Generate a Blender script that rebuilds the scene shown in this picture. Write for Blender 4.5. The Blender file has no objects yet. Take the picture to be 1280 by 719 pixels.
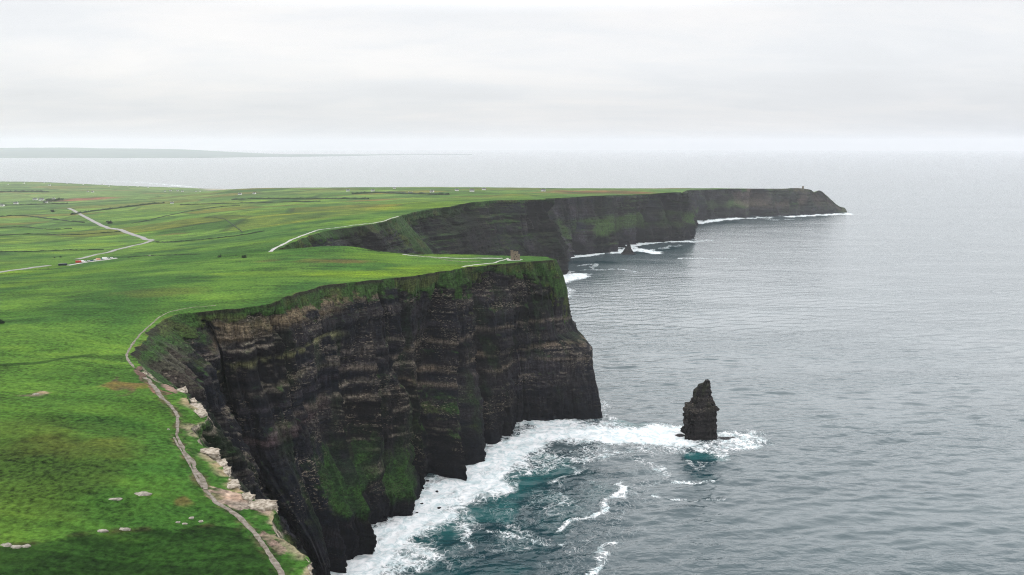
import bpy, bmesh, math, random
import numpy as np
from mathutils import Vector
from mathutils.bvhtree import BVHTree

random.seed(7)
rng = np.random.default_rng(11)
sc = bpy.context.scene
C = sc.collection

# ------------------------------------------------------------------ camera
H = 340.0
FPX = 1000.0
PITCH = math.atan(177.5 / 1000.0)
cp, sp = math.cos(PITCH), math.sin(PITCH)
cam_d = bpy.data.cameras.new('camera')
cam_d.sensor_width = 36.0
cam_d.lens = 36.0 * FPX / 1280.0
cam_d.clip_start = 1.0
cam_d.clip_end = 200000.0
cam = bpy.data.objects.new('camera', cam_d)
cam.location = (0, 0, H)
cam.rotation_euler = (math.pi / 2 - PITCH, 0, 0)
C.objects.link(cam)
sc.camera = cam


def ray(px, py):
    u = (px - 640.0) / FPX
    v = -(py - 359.5) / FPX
    return np.array([u, cp + sp * v, -sp + cp * v])


def P(px, py, z=0.0):
    d = ray(px, py)
    t = (z - H) / d[2]
    return np.array([d[0] * t, d[1] * t, z])


# ------------------------------------------------------------------ noise
def _h(ix, iy, iz):
    h = (ix.astype(np.int64) * 374761393 + iy.astype(np.int64) * 668265263 + iz.astype(np.int64) * 1274126177) & 0xffffffff
    h = ((h ^ (h >> 13)) * 1274126177) & 0xffffffff
    h = h ^ (h >> 16)
    return (h & 0xffffff).astype(np.float32) / np.float32(0xffffff)


def vnoise(x, y, z=0.0):
    x, y, z = np.broadcast_arrays(np.asarray(x, float), np.asarray(y, float), np.asarray(z, float))
    ix, iy, iz = np.floor(x), np.floor(y), np.floor(z)
    fx, fy, fz = x - ix, y - iy, z - iz
    fx = fx * fx * fx * (fx * (fx * 6 - 15) + 10)
    fy = fy * fy * fy * (fy * (fy * 6 - 15) + 10)
    fz = fz * fz * fz * (fz * (fz * 6 - 15) + 10)
    r = 0
    for a in (0, 1):
        wx = fx if a else 1 - fx
        for b in (0, 1):
            wy = fy if b else 1 - fy
            for c in (0, 1):
                wz = fz if c else 1 - fz
                r = r + wx * wy * wz * _h(ix + a, iy + b, iz + c)
    return r


def fbm(x, y, z=0.0, o=4, gain=0.5):
    r, a, s = 0.0, 1.0, 0.0
    x, y, z = np.asarray(x, float), np.asarray(y, float), np.asarray(z, float)
    for k in range(o):
        r = r + a * vnoise(x + 17.3 * k, y - 9.1 * k, z + 5.7 * k)
        s += a
        a *= gain
        x, y, z = x * 2.03, y * 2.03, z * 2.03
    return r / s


def sstep(a, b, x):
    t = np.clip((x - a) / (b - a), 0, 1)
    return t * t * (3 - 2 * t)


def mix(a, b, f):
    return a + (b - a) * f[..., None]


# ------------------------------------------------------------------ helpers
def link(name, me, mat=None, parent=None):
    o = bpy.data.objects.new(name, me)
    C.objects.link(o)
    if mat is not None:
        me.materials.append(mat)
    if parent is not None:
        o.parent = parent
    return o


def tag(o, label, cat, group=None):
    o['label'] = label
    o['category'] = cat
    if group:
        o['group'] = group
    return o


def structure(o):
    o['kind'] = 'structure'
    return o


def empty(name, loc, rz=0.0):
    o = bpy.data.objects.new(name, None)
    o.location = loc
    o.rotation_euler = (0, 0, rz)
    o.empty_display_size = 1
    C.objects.link(o)
    return o


def copy_tree(o, parent=None):
    c = o.copy()
    C.objects.link(c)
    if parent is not None:
        c.parent = parent
    for ch in list(o.children):
        copy_tree(ch, c)
    return c


def grid_mesh(name, V, attrs=None, smooth=True, flip=False):
    """V: (n, m, 3) array of vertices -> quad sheet."""
    n, m = V.shape[:2]
    me = bpy.data.meshes.new(name)
    me.vertices.add(n * m)
    me.vertices.foreach_set('co', V.reshape(-1).astype(np.float32))
    idx = np.arange(n * m).reshape(n, m)
    a, b, c, d = idx[:-1, :-1], idx[1:, :-1], idx[1:, 1:], idx[:-1, 1:]
    q = np.stack([a, d, c, b] if flip else [a, b, c, d], -1).reshape(-1).astype(np.int32)
    nf = q.size // 4
    me.loops.add(nf * 4)
    me.loops.foreach_set('vertex_index', q)
    me.polygons.add(nf)
    me.polygons.foreach_set('loop_start', np.arange(0, nf * 4, 4, dtype=np.int32))
    me.polygons.foreach_set('loop_total', np.full(nf, 4, dtype=np.int32))
    if smooth:
        me.polygons.foreach_set('use_smooth', np.ones(nf, dtype=bool))
    me.update(calc_edges=True)
    for k, arr in (attrs or {}).items():
        if arr.ndim == 3:
            at = me.attributes.new(k, 'FLOAT_COLOR', 'POINT')
            col = np.ones((n * m, 4), np.float32)
            col[:, :3] = np.clip(arr.reshape(-1, 3), 0, 1)
            at.data.foreach_set('color', col.reshape(-1))
        else:
            at = me.attributes.new(k, 'FLOAT', 'POINT')
            at.data.foreach_set('value', arr.reshape(-1).astype(np.float32))
    return me


class MB:
    def __init__(self):
        self.bm = bmesh.new()

    def box(self, c, s, rz=0.0, top=1.0):
        vs = []
        for dz in (-.5, .5):
            k = top if dz > 0 else 1.0
            for dx, dy in ((-.5, -.5), (.5, -.5), (.5, .5), (-.5, .5)):
                x, y = dx * s[0] * k, dy * s[1] * k
                vs.append(self.bm.verts.new((c[0] + x * math.cos(rz) - y * math.sin(rz),
                                             c[1] + x * math.sin(rz) + y * math.cos(rz), c[2] + dz * s[2])))
        for f in ((3, 2, 1, 0), (4, 5, 6, 7), (0, 1, 5, 4), (1, 2, 6, 5), (2, 3, 7, 6), (3, 0, 4, 7)):
            self.bm.faces.new([vs[i] for i in f])
        return self

    def prism(self, pts, axis_vec, cap=True):
        """extrude closed 3D outline along axis_vec"""
        a = [self.bm.verts.new(p) for p in pts]
        b = [self.bm.verts.new(Vector(p) + Vector(axis_vec)) for p in pts]
        n = len(pts)
        for i in range(n):
            self.bm.faces.new((a[i], a[(i + 1) % n], b[(i + 1) % n], b[i]))
        if cap:
            self.bm.faces.new(a[::-1])
            self.bm.faces.new(b)
        return self

    def lathe(self, prof, c=(0, 0), n=24, a0=0.0, close=True):
        rings = []
        for r, z in prof:
            rings.append([self.bm.verts.new((c[0] + r * math.cos(a0 + 2 * math.pi * k / n), c[1] + r * math.sin(a0 + 2 * math.pi * k / n), z)) for k in range(n)])
        for i in range(len(rings) - 1):
            for k in range(n):
                self.bm.faces.new((rings[i][k], rings[i][(k + 1) % n], rings[i + 1][(k + 1) % n], rings[i + 1][k]))
        if close:
            self.bm.faces.new(rings[0][::-1])
            self.bm.faces.new(rings[-1])
        return self

    def build(self, name, mat, parent=None, smooth=False, bevel=0.0):
        if bevel:
            bmesh.ops.bevel(self.bm, geom=list(self.bm.edges), offset=bevel, segments=2, affect='EDGES')
        bmesh.ops.recalc_face_normals(self.bm, faces=self.bm.faces)
        me = bpy.data.meshes.new(name)
        self.bm.to_mesh(me)
        self.bm.free()
        if smooth:
            me.polygons.foreach_set('use_smooth', np.ones(len(me.polygons), dtype=bool))
        return link(name, me, mat, parent)


# ------------------------------------------------------------------ materials
class NT:
    def __init__(self, name):
        self.m = bpy.data.materials.new(name)
        self.m.use_nodes = True
        self.t = self.m.node_tree
        self.t.nodes.clear()
        self.out = self.n('ShaderNodeOutputMaterial')
        self.b = self.n('ShaderNodeBsdfPrincipled')
        self.l(self.b.outputs[0], self.out.inputs['Surface'])
        self.b.inputs['Roughness'].default_value = 0.9
        self.b.inputs['Specular IOR Level'].default_value = 0.2

    def n(self, typ, **kw):
        nd = self.t.nodes.new(typ)
        for k, v in kw.items():
            setattr(nd, k, v)
        return nd

    def l(self, a, b):
        self.t.links.new(a, b)

    def val(self, sock, v):
        if hasattr(v, 'is_linked') or isinstance(v, bpy.types.NodeSocket):
            self.l(v, sock)
        else:
            sock.default_value = v

    def math(self, op, a, b=0.0, c=None):
        nd = self.n('ShaderNodeMath', operation=op)
        self.val(nd.inputs[0], a)
        self.val(nd.inputs[1], b)
        if c is not None:
            self.val(nd.inputs[2], c)
        return nd.outputs[0]

    def attr(self, name):
        return self.n('ShaderNodeAttribute', attribute_name=name)

    def pos(self, scale=(1, 1, 1), rot=(0, 0, 0)):
        g = self.n('ShaderNodeNewGeometry')
        mp = self.n('ShaderNodeMapping')
        mp.inputs['Scale'].default_value = scale
        mp.inputs['Rotation'].default_value = rot
        self.l(g.outputs['Position'], mp.inputs['Vector'])
        return mp.outputs[0]

    def objpos(self, scale=(1, 1, 1)):
        g = self.n('ShaderNodeTexCoord')
        mp = self.n('ShaderNodeMapping')
        mp.inputs['Scale'].default_value = scale
        self.l(g.outputs['Object'], mp.inputs['Vector'])
        return mp.outputs[0]

    def noise(self, vec, scale=1.0, detail=4.0, rough=0.55, dist=0.0):
        nd = self.n('ShaderNodeTexNoise')
        self.l(vec, nd.inputs['Vector'])
        nd.inputs['Scale'].default_value = scale
        nd.inputs['Detail'].default_value = detail
        nd.inputs['Roughness'].default_value = rough
        nd.inputs['Distortion'].default_value = dist
        return nd.outputs['Fac']

    def maprange(self, v, a, b, c=0.0, d=1.0, smooth=True):
        nd = self.n('ShaderNodeMapRange')
        nd.interpolation_type = 'SMOOTHSTEP' if smooth else 'LINEAR'
        self.l(v, nd.inputs['Value'])
        nd.inputs['From Min'].default_value = a
        nd.inputs['From Max'].default_value = b
        nd.inputs['To Min'].default_value = c
        nd.inputs['To Max'].default_value = d
        return nd.outputs[0]

    def mixc(self, f, a, b, blend='MIX'):
        nd = self.n('ShaderNodeMix', data_type='RGBA', blend_type=blend)
        self.val(nd.inputs[0], f)
        for s, v in ((nd.inputs[6], a), (nd.inputs[7], b)):
            if isinstance(v, (tuple, list)):
                s.default_value = (v[0], v[1], v[2], 1)
            else:
                self.l(v, s)
        return nd.outputs[2]

    def mulc(self, col, fac):
        """colour * scalar"""
        nd = self.n('ShaderNodeVectorMath', operation='SCALE')
        self.l(col, nd.inputs[0])
        self.val(nd.inputs['Scale'], fac)
        return nd.outputs[0]

    def bump(self, h, strength=1.0, distance=1.0, normal=None):
        nd = self.n('ShaderNodeBump')
        nd.inputs['Strength'].default_value = strength
        nd.inputs['Distance'].default_value = distance
        self.l(h, nd.inputs['Height'])
        if normal is not None:
            self.l(normal, nd.inputs['Normal'])
        return nd.outputs[0]

    def col(self, c):
        self.val(self.b.inputs['Base Color'], c if isinstance(c, bpy.types.NodeSocket) else (*c, 1))


def simple(name, c, var=0.25, scale=1.0, rough=0.85, c2=None, bump=0.0):
    m = NT(name)
    n = m.noise(m.objpos(), scale, 5)
    f = m.maprange(n, 0.3, 0.7)
    c2 = c2 or tuple(v * (1 - var) for v in c)
    m.col(m.mixc(f, c, c2))
    m.b.inputs['Roughness'].default_value = rough
    if bump:
        m.l(m.bump(n, 0.8, bump), m.b.inputs['Normal'])
    return m.m


def make_ground_mat():
    m = NT('grass_land')
    a = m.attr('Col').outputs['Color']
    fld = m.attr('field').outputs['Fac']
    p = m.pos()
    # tussocks and grazing patches
    n1 = m.noise(m.pos((1, 1, .3)), 0.45, 6, 0.65)
    n2 = m.noise(m.pos((.35, 1, .3), (0, 0, .25)), 0.045, 6, 0.6, 0.6)
    n3 = m.noise(p, 0.012, 4)
    f = m.math('ADD', m.maprange(n1, .33, .67, .40, 1.60, False), m.maprange(n2, .33, .67, -.38, .38, False))
    f = m.math('MULTIPLY', f, m.maprange(n3, .3, .7, .85, 1.15, False))
    cm_ = m.math('MULTIPLY', m.maprange(m.noise(m.pos((.6, 1, .3), (0, 0, .2)), .16, 7, .72), .52, .66), m.maprange(m.noise(p, .014, 4), .42, .62))
    f = m.math('MULTIPLY', f, m.math('SUBTRACT', 1.0, m.math('MULTIPLY', cm_, .5)))
    c = m.mulc(a, f)
    tint = m.mixc(m.maprange(n2, .42, .75), (1, 1, 1), (1.28, 1.02, .9))
    c = m.mixc(1.0, c, tint, 'MULTIPLY')
    # far pasture patchwork: voronoi fields in world space
    vo = m.n('ShaderNodeTexVoronoi')
    vo.inputs['Scale'].default_value = 1.0
    vec = m.pos((1 / 320.0, 1 / 210.0, 0), (0, 0, .35))
    m.l(vec, vo.inputs['Vector'])
    sep = m.n('ShaderNodeSeparateColor')
    m.l(vo.outputs['Color'], sep.inputs[0])
    fc = m.mixc(sep.outputs[0], (.50, .66, .68), (1.95, 1.6, 1.8))
    fc = m.mixc(m.maprange(sep.outputs[1], .66, .9), fc, (2.0, 1.0, 1.2))
    c2 = m.mixc(1.0, c, fc, 'MULTIPLY')
    ve = m.n('ShaderNodeTexVoronoi', feature='DISTANCE_TO_EDGE')
    m.l(vec, ve.inputs['Vector'])
    ve.inputs['Scale'].default_value = 1.0
    wob = m.noise(p, 0.03, 3)
    edge = m.maprange(m.math('ADD', ve.outputs['Distance'], m.math('MULTIPLY', m.math('SUBTRACT', wob, .5), .04)), 0.018, .045, 1.0, 0.0)
    c2 = m.mixc(m.math('MULTIPLY', edge, .5), c2, (.016, .032, .016))
    c = m.mixc(fld, c, c2)
    m.col(c)
    m.b.inputs['Roughness'].default_value = 0.95
    m.b.inputs['Specular IOR Level'].default_value = 0.05
    h = m.math('ADD', n1, m.math('MULTIPLY', n2, 3.0))
    m.l(m.bump(h, 0.9, 0.8), m.b.inputs['Normal'])
    return m.m


def make_cliff_mat(name='cliff_rock'):
    m = NT(name)
    a = m.attr('Col').outputs['Color']
    n1 = m.noise(m.pos((.5, .5, 1.6)), 0.55, 6, 0.7)
    n2 = m.noise(m.pos((1, 1, .12)), 0.35, 5, 0.65)
    f = m.math('MULTIPLY', m.maprange(n1, .3, .7, .15, 1.85, False), m.maprange(n2, .3, .7, .35, 1.65, False))
    s1 = m.maprange(m.noise(m.pos((.42, .42, 1.5)), 1.0, 3, .6), .53, .62)
    s2 = m.maprange(m.noise(m.pos((.012, .012, .30)), 1.0, 4, .6), .50, .60)
    s3 = m.maprange(m.noise(m.pos((1, 1, 1.6)), .022, 4, .55), .46, .60)
    s4 = m.maprange(m.noise(m.pos((.3, .3, .9)), 1.0, 2, .5), .62, .68, 0, .6)
    sp = m.math('MULTIPLY', m.math('MAXIMUM', m.math('MULTIPLY', s1, s2), s4), s3)
    dk = m.maprange(m.noise(m.pos((1, 1, .10)), .8, 3, .6), .36, .5, .35, 1.0)
    c = m.mulc(m.mulc(a, f), dk)
    c = m.mixc(m.math('MULTIPLY', sp, m.attr('speck').outputs['Fac']), c, (.27, .225, .175))
    m.col(c)
    m.b.inputs['Roughness'].default_value = 0.85
    m.b.inputs['Specular IOR Level'].default_value = 0.12
    m.l(m.bump(m.math('ADD', n1, n2), 1.0, 1.4), m.b.inputs['Normal'])
    return m.m


def make_sea_mat():
    m = NT('sea_water')
    foam = m.attr('foam').outputs['Fac']
    aer_shade = m.attr('aer_shade').outputs['Fac']
    p = m.pos()
    R = (0, 0, -.22)
    w1 = m.noise(m.pos((.45, 1, 1), R), 0.055, 3, 0.5, .3)
    w2 = m.noise(m.pos((.5, 1, 1), R), 0.20, 3, 0.5, .4)
    w3 = m.noise(m.pos((.3, 1, 1), R), 0.012, 3, 0.5, .3)
    h = m.math('ADD', m.math('MULTIPLY', w1, 2.0), m.math('MULTIPLY', w2, 1.5))
    h = m.math('ADD', h, m.math('MULTIPLY', w3, .6))
    # lace
    fn = m.noise(m.pos((1, 1, 1)), 0.055, 9, 0.68, 1.2)
    fn2 = m.noise(m.pos((1, .8, 1)), 0.02, 6, 0.6, .8)
    r1 = m.noise(p, .034, 5, .55, 2.2)
    r2 = m.noise(m.pos((1, .8, 1), (0, 0, .6)), .075, 5, .6, 1.6)
    rid = m.math('MINIMUM', m.math('ABSOLUTE', m.math('SUBTRACT', r1, .5)), m.math('ABSOLUTE', m.math('SUBTRACT', r2, .5)))
    lace = m.maprange(rid, 0.0, .045, .26, -.10)
    s = m.math('ADD', foam, m.math('MULTIPLY', m.math('SUBTRACT', fn, .5), 1.0))
    s = m.math('ADD', s, m.math('MULTIPLY', m.math('SUBTRACT', fn2, .5), .7))
    s = m.math('ADD', s, m.math('MULTIPLY', lace, m.maprange(foam, .05, .3)))
    fm = m.math('ADD', m.math('MULTIPLY', m.maprange(s, .50, .86), .72), m.math('MULTIPLY', m.maprange(s, .22, .70), .28))
    deep = m.mixc(m.maprange(w3, .35, .65), (.044, .070, .080), (.054, .082, .092))
    shade = m.maprange(m.math('ADD', aer_shade, m.math('MULTIPLY', m.math('SUBTRACT', fn2, .5), .4)), .02, .3)
    deep = m.mixc(shade, deep, (.003, .030, .040))  # cliff's shade and reflection painted into the water colour
    aq = m.math('ADD', aer_shade, m.math('MULTIPLY', m.math('SUBTRACT', fn2, .5), 1.1))
    aq = m.math('MULTIPLY', m.maprange(aq, .3, 1.0), 1.0)
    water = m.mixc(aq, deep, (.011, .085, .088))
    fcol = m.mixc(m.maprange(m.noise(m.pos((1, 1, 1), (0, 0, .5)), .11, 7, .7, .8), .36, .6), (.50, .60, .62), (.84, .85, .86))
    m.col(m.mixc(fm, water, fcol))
    m.l(m.maprange(fm, 0, 1, .16, .9), m.b.inputs['Roughness'])
    m.b.inputs['IOR'].default_value = 1.42
    m.b.inputs['Specular IOR Level'].default_value = 0.5
    gust = m.maprange(m.noise(m.pos((.35, 1, 1), (0, 0, -.35)), .006, 5, .6, .5), .36, .64, .55, 1.35)
    h = m.math('MULTIPLY', h, gust)
    hh = m.math('ADD', h, m.math('MULTIPLY', m.math('MULTIPLY', fm, fn), 2.0))
    m.l(m.bump(hh, 1.0, .52), m.b.inputs['Normal'])
    return m.m


M = {}
M['ground'] = make_ground_mat()
M['cliff'] = make_cliff_mat()
M['sea'] = make_sea_mat()
M['pale_rock'] = simple('pale_rock', (.46, .41, .34), scale=.7, c2=(.15, .12, .085), bump=.5)
M['field_stone'] = simple('field_stone', (.36, .33, .28), scale=.9, c2=(.15, .14, .115), bump=.4)
M['dark_rock'] = simple('dark_rock', (.035, .032, .034), scale=.6, c2=(.015, .015, .018), bump=.5)
M['path'] = simple('path_gravel', (.25, .22, .19), scale=.45, c2=(.10, .085, .06), bump=.1)
M['flag'] = simple('flagstone', (.50, .48, .46), scale=.5, c2=(.30, .29, .28), bump=.1)
M['road'] = simple('road_asphalt', (.30, .29, .28), scale=.2, c2=(.22, .21, .2))
M['tower_stone'] = simple('tower_stone', (.21, .165, .11), scale=.8, c2=(.12, .10, .08), bump=.2)
M['dark_opening'] = simple('dark_opening', (.012, .012, .014), scale=2)
M['render_white'] = simple('white_render', (.74, .73, .70), scale=.5, var=.12)
M['slate'] = simple('roof_slate', (.11, .11, .12), scale=.8)
M['hedge'] = simple('hedge_leaf', (.022, .045, .014), scale=.6, c2=(.012, .026, .012))
M['leaf'] = simple('tree_leaf', (.02, .04, .018), scale=.8, c2=(.012, .022, .016))
M['bark'] = simple('bark', (.06, .045, .03), scale=2)
M['glass'] = simple('glazing', (.02, .025, .03), rough=.15)
M['tyre'] = simple('tyre_rubber', (.015, .015, .015))
for k, c in dict(red=(.40, .03, .025), white=(.75, .75, .74), navy=(.02, .035, .14), dark_blue=(.015, .02, .045), silver=(.42, .43, .45), peach=(.55, .30, .20), teal=(.05, .20, .24)).items():
    M['paint_' + k] = simple('paint_' + k, c, var=.06, rough=.35)

# ------------------------------------------------------------------ coast stations
# (top edge, foot at the sea, profile, depth of green rim)
PROF_T = np.array([0, .04, .08, .12, .2, .3, .4, .45, .5, .55, .6, .64, .67, .7, .75, .78, .8, .85, .9, 1.0])


def prof(*pairs):
    xs, ys = zip(*pairs)
    return np.interp(PROF_T, xs, ys)


PR = dict(
    v=prof((0, 0), (.1, .2), (.3, .42), (.6, .7), (1, 1)),
    bowl=prof((0, 0), (.04, .14), (.08, .26), (.12, .34), (.16, .37), (.3, .42), (.6, .62), (1, 1)),
    ledge=prof((0, 0), (.08, .12), (.28, .25), (.33, .38), (.6, .6), (1, 1)),
    bay=prof((0, 0), (.08, .08), (.3, .18), (.5, .30), (.6, .44), (.7, .66), (.8, .86), (.9, .97), (1, 1)),
    apron=prof((0, 0), (.06, .08), (.3, .18), (.5, .28), (.6, .36), (.67, .50), (.78, .98), (.8, 1.0), (1, 1)),
    apron2=prof((0, 0), (.06, .08), (.3, .18), (.5, .26), (.6, .34), (.7, .44), (.75, .56), (.85, .98), (1, 1)),
    rimc=prof((0, 0), (.12, .10), (.5, .28), (.6, .38), (.7, .62), (.8, .84), (.9, 1.0), (1, 1)),
    rim=prof((0, 0), (.12, .30), (.22, .42), (.5, .58), (1, 1)),
    tip=prof((0, 0), (.1, .15), (.2, .23), (.4, .23), (.45, .30), (.5, .62), (.55, .75), (.67, .78), (.85, .92), (1, 1)),
    spur=prof((0, 0), (.5, .55), (.6, .85), (1, 1)),
    shelf=prof((0, 0), (.1, .06), (.4, .15), (.62, .80), (1, 1)),
    lin=prof((0, 0), (.5, .45), (1, 1)),
)
ST = []


def st(T, B, p='v', g=.03, rough=1.0):
    T = P(*T) if T[1] is not None and len(T) == 3 else np.array(T[2:], float)
    if isinstance(B, tuple) and B[0] == 'o':
        B = T + np.array([B[1], B[2], 0])
    elif isinstance(B, tuple) and B[0] == 'w':
        B = np.array([B[1], B[2], 0])
    else:
        B = P(B[0], B[1], 0.0)
    B = np.array([B[0], B[1], 0.0])
    ST.append((T, B, PR[p], g, rough))


def W(x, y, z):
    return ('w', None, x, y, z)


# near flank of the first bay
st(W(70, -500, 180), ('o', 40, 0))
st(W(25, -120, 184), ('o', 40, 0))
st(W(-2, 60, 187), ('o', 40, 5))
st((470, 880, 190), ('o', 40, 8))
st((402, 745, 194), ('o', 38, 12))
st((386, 716, 195), ('o', 38, 14), g=.08)
st((376, 694, 195), ('o', 38, 16), g=.08)
st((356, 678, 196), ('o', 42, 18), g=.06)
st((338, 664, 196), ('o', 48, 18), g=.05)
st((336, 650, 196.5), ('o', 48, 18), g=.05)
st((342, 633, 197), ('o', 40, 18), g=.0)
st((338, 628, 197), ('o', 44, 18), g=.0)
st((318, 620, 198), ('o', 48, 20), g=.02)
st((304, 612, 198), ('o', 50, 20), g=.02)
st((288, 602, 199), ('o', 52, 20), g=.02)
st((287, 584, 199), ('o', 50, 20), g=.0)
st((270, 572, 200), ('o', 54, 18), g=.02)
st((266, 563, 200), ('o', 54, 18), g=.0)
st((250, 552, 201), ('o', 56, 18), g=.04)
st((245, 538, 202), ('o', 58, 16), g=.04)
st((250, 526, 203), ('o', 56, 14), g=.02)
st((256, 517, 203), ('o', 54, 12), g=.0)
st((240, 506, 204), ('o', 60, 10), g=.02)
st((234, 494, 205), ('o', 62, 8), g=.02)
st((224, 486, 205), ('o', 68, 4), g=.02)
st((200, 479, 206), ('o', 78, 0), 'bowl', .08)
st((182, 470, 207), ('o', 88, 0), 'bowl', .09)
st((170, 455, 207), ('o', 96, 0), 'bowl', .10)
st((165, 442, 207), ('o', 104, -4), 'bowl', .09)
st((176, 427, 207), ('o', 108, -14), 'bowl', .09)
st((191, 412, 207), ('o', 112, -26), 'bowl', .07)
st((206, 399, 208), (386, 738), 'bowl', .05)
st((224, 392, 209), (393, 733), 'bowl', .04)
st((262, 388, 211), (400, 727), 'bay', .03)
st((300, 384, 212), (408, 722), 'bay', .03)
st((338, 379, 212), (416, 716), 'bay', .04)
st((362, 370, 212), (425, 710), 'bay', .05)
st((380, 364, 211.5), (437, 702), 'apron', .06)
st((400, 358, 211), (450, 692), 'apron', .07)
st((424, 354.8, 210), (464, 683), 'apron', .06)
st((442, 353.2, 209), (468, 662), 'apron', .06)
st((450, 352.6, 208.4), (470, 650), 'bay', .05)
st((460, 351.8, 208), (478, 647), 'apron2', .06)
st((474, 350.6, 207), (490, 645), 'apron2', .06)
st((488, 349.4, 206.5), (503, 641), 'apron2', .06)
st((498, 348.4, 206), (505, 614), 'bay', .06)
st((520, 345, 205), (526, 607), 'bay', .10)
st((540, 341.5, 204), (556, 602), 'bay', .08)
st((558, 338.6, 203), (580, 598.5), 'rimc', .10)
st((572, 336.5, 202.5), (591, 596), 'rimc', .11)
st((588, 334.3, 202), (597, 563), 'bay', .12)
st((602, 332.4, 201), (618, 557), 'bay', .08)
st((610, 331.5, 200.5), (620, 545), 'bay', .05)
st((622, 330.4, 200), (638, 543), 'bay', .05)
st((634, 329.2, 199.5), (641, 530), 'bay', .06)
st((648, 328.0, 199), (672, 527), 'rim', .09)
st((664, 326.6, 198.5), (700, 525), 'rim', .13)
st((678, 325.6, 198), (735, 523.5), 'tip', .2, .45)
st((692, 324.6, 198), (755, 522), 'tip', .24, .35)
# back of the tower promontory and the second bay
st(W(56, 1012, 197.5), ('w', 120, 1000), 'tip', .3, .35)
st(W(44, 1036, 197), ('w', 96, 1060), 'v', .2)
st(W(-40, 1052, 197), ('o', 18, 40), 'v', .1)
st(W(-170, 1082, 198), ('o', 16, 36), 'v', .1)
st(W(-300, 1104, 199), ('o', 18, 30), 'v', .1)
st((345, 313.5, 197), ('o', 46, 14), 'v', .07)
st((362, 305, 199), ('o', 66, 4), 'v', .06)
st((395, 292, 200), ('o', 80, 0), 'rim', .06)
st((420, 287, 200), ('o', 80, -6), 'rim', .06)
st((455, 282, 199), ('o', 80, -12), 'rim', .06)
st((488, 275, 198), ('o', 95, -20), 'lin', .12)
st((500, 270, 197.5), ('o', 175, -50), 'spur', .62, .5)
st((507, 267.5, 197), ('o', 120, 10), 'lin', .12)
st((530, 263, 196), ('o', 62, -10), 'rim', .08)
st((560, 258.5, 196), ('o', 66, -26), 'rim', .1)
st((585, 253.5, 197), ('o', 66, -50), 'v', .08)
st((622, 250.5, 198), ('o', 84, -70), 'shelf', .03)
st((650, 249.9, 197.8), (660, 350), 'v', .03, 46)
st((662, 249.8, 197.7), (676, 347), 'shelf', .03)
st((678, 249.6, 197.6), (697, 344), 'shelf', .03)
st((690, 249.3, 197.4), (708, 342), 'shelf', .03)
st(W(112, 2168, 196), ('o', 44, 6), 'v', .06)
st(W(92, 2240, 192), ('o', 44, 8), 'v', .06)
st(W(98, 2360, 186), ('o', 44, 4), 'v', .06)
# third face
st((696, 247.6, 180), (704, 321), 'v', .02)
st((715, 246.6, 179), (722, 319), 'shelf', .02)
st((740, 245.2, 178), (745, 316), 'shelf', .02)
st((760, 244.3, 176.5), (762, 314), 'v', .02)
st((778, 243.7, 172), (779, 307), 'v', .02, 40)
st((790, 243.2, 170), (792, 304.2), 'shelf', .02)
st((820, 241.8, 171), (824, 302.5), 'shelf', .02)
st((848, 240.6, 171), (853, 301), 'shelf', .02)
st((861, 240.0, 171), (867, 300), 'shelf', .03)
st(W(650, 2968, 168), ('o', 26, 4), 'v', .05)
st(W(640, 3080, 160), ('o', 36, 4), 'v', .05)
st(W(700, 3330, 146), ('o', 40, -10), 'v', .05)
# far headland
st((862, 237.6, 139), (868, 276), 'v', .02)
st((895, 236.6, 135), (897, 273.6), 'shelf', .02)
st((918, 235.9, 133), (920, 272), 'v', .04)
st((930, 235.8, 132.5), (933, 272.4), 'shelf', .1, 60)
st((955, 235.9, 130), (957, 270.6), 'v', .02)
st((980, 235.9, 127.5), (981, 269.8), 'lin', .05)
st((1004, 235.7, 124), (1010, 268.4), 'lin', .12)
st((1014, 237.5, 116), (1026, 267.9), 'lin', .1)
st((1018, 240.2, 104), (1035, 267.4), 'lin', .1)
st((1024, 238.0, 112), (1042, 267.2), 'lin', .05)
st((1031, 242.5, 93), (1049, 266.6), 'lin', .05)
st((1044, 252.0, 56), (1054, 266.2), 'lin', .05)
st((1053, 259, 27), (1057, 266.0), 'lin', .05)
st(W(1730, 4110, 22), ('o', 10, 20), 'lin', .05)
st(W(1560, 4230, 70), ('o', 40, 60), 'lin', .05)
st(W(1000, 4700, 70), ('o', 50, 80), 'lin', .3)
st(W(0, 5500, 40), ('o', 40, 60), 'lin', .3)
st(W(-1400, 6050, 14), ('o', 20, 50), 'lin', .3)
st(W(-2700, 6500, 6), ('o', 20, 60), 'lin', .1)
st(W(-3500, 6900, 7), ('o', 20, 60), 'lin', .1)
st(W(-4900, 7500, 10), ('o', 20, 60), 'lin', .3)
st(W(-7600, 8200, 10), ('o', 20, 60), 'lin', .3)

# make sure the edge always advances in Y, then resample
Tm = np.array([s[0] for s in ST])
Bm = np.array([s[1] for s in ST])
for i in range(1, len(Tm)):
    if Tm[i, 1] <= Tm[i - 1, 1] + .4:
        Tm[i, 1] = Tm[i - 1, 1] + .4
Fm = np.array([s[2] for s in ST])
Gm = np.array([s[3] for s in ST])
Rm = np.array([min(s[4], 1.0) for s in ST])
Am = np.array([1.0 if s[2] is PR['apron'] or s[2] is PR['apron2'] else 0.0 for s in ST])

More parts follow.
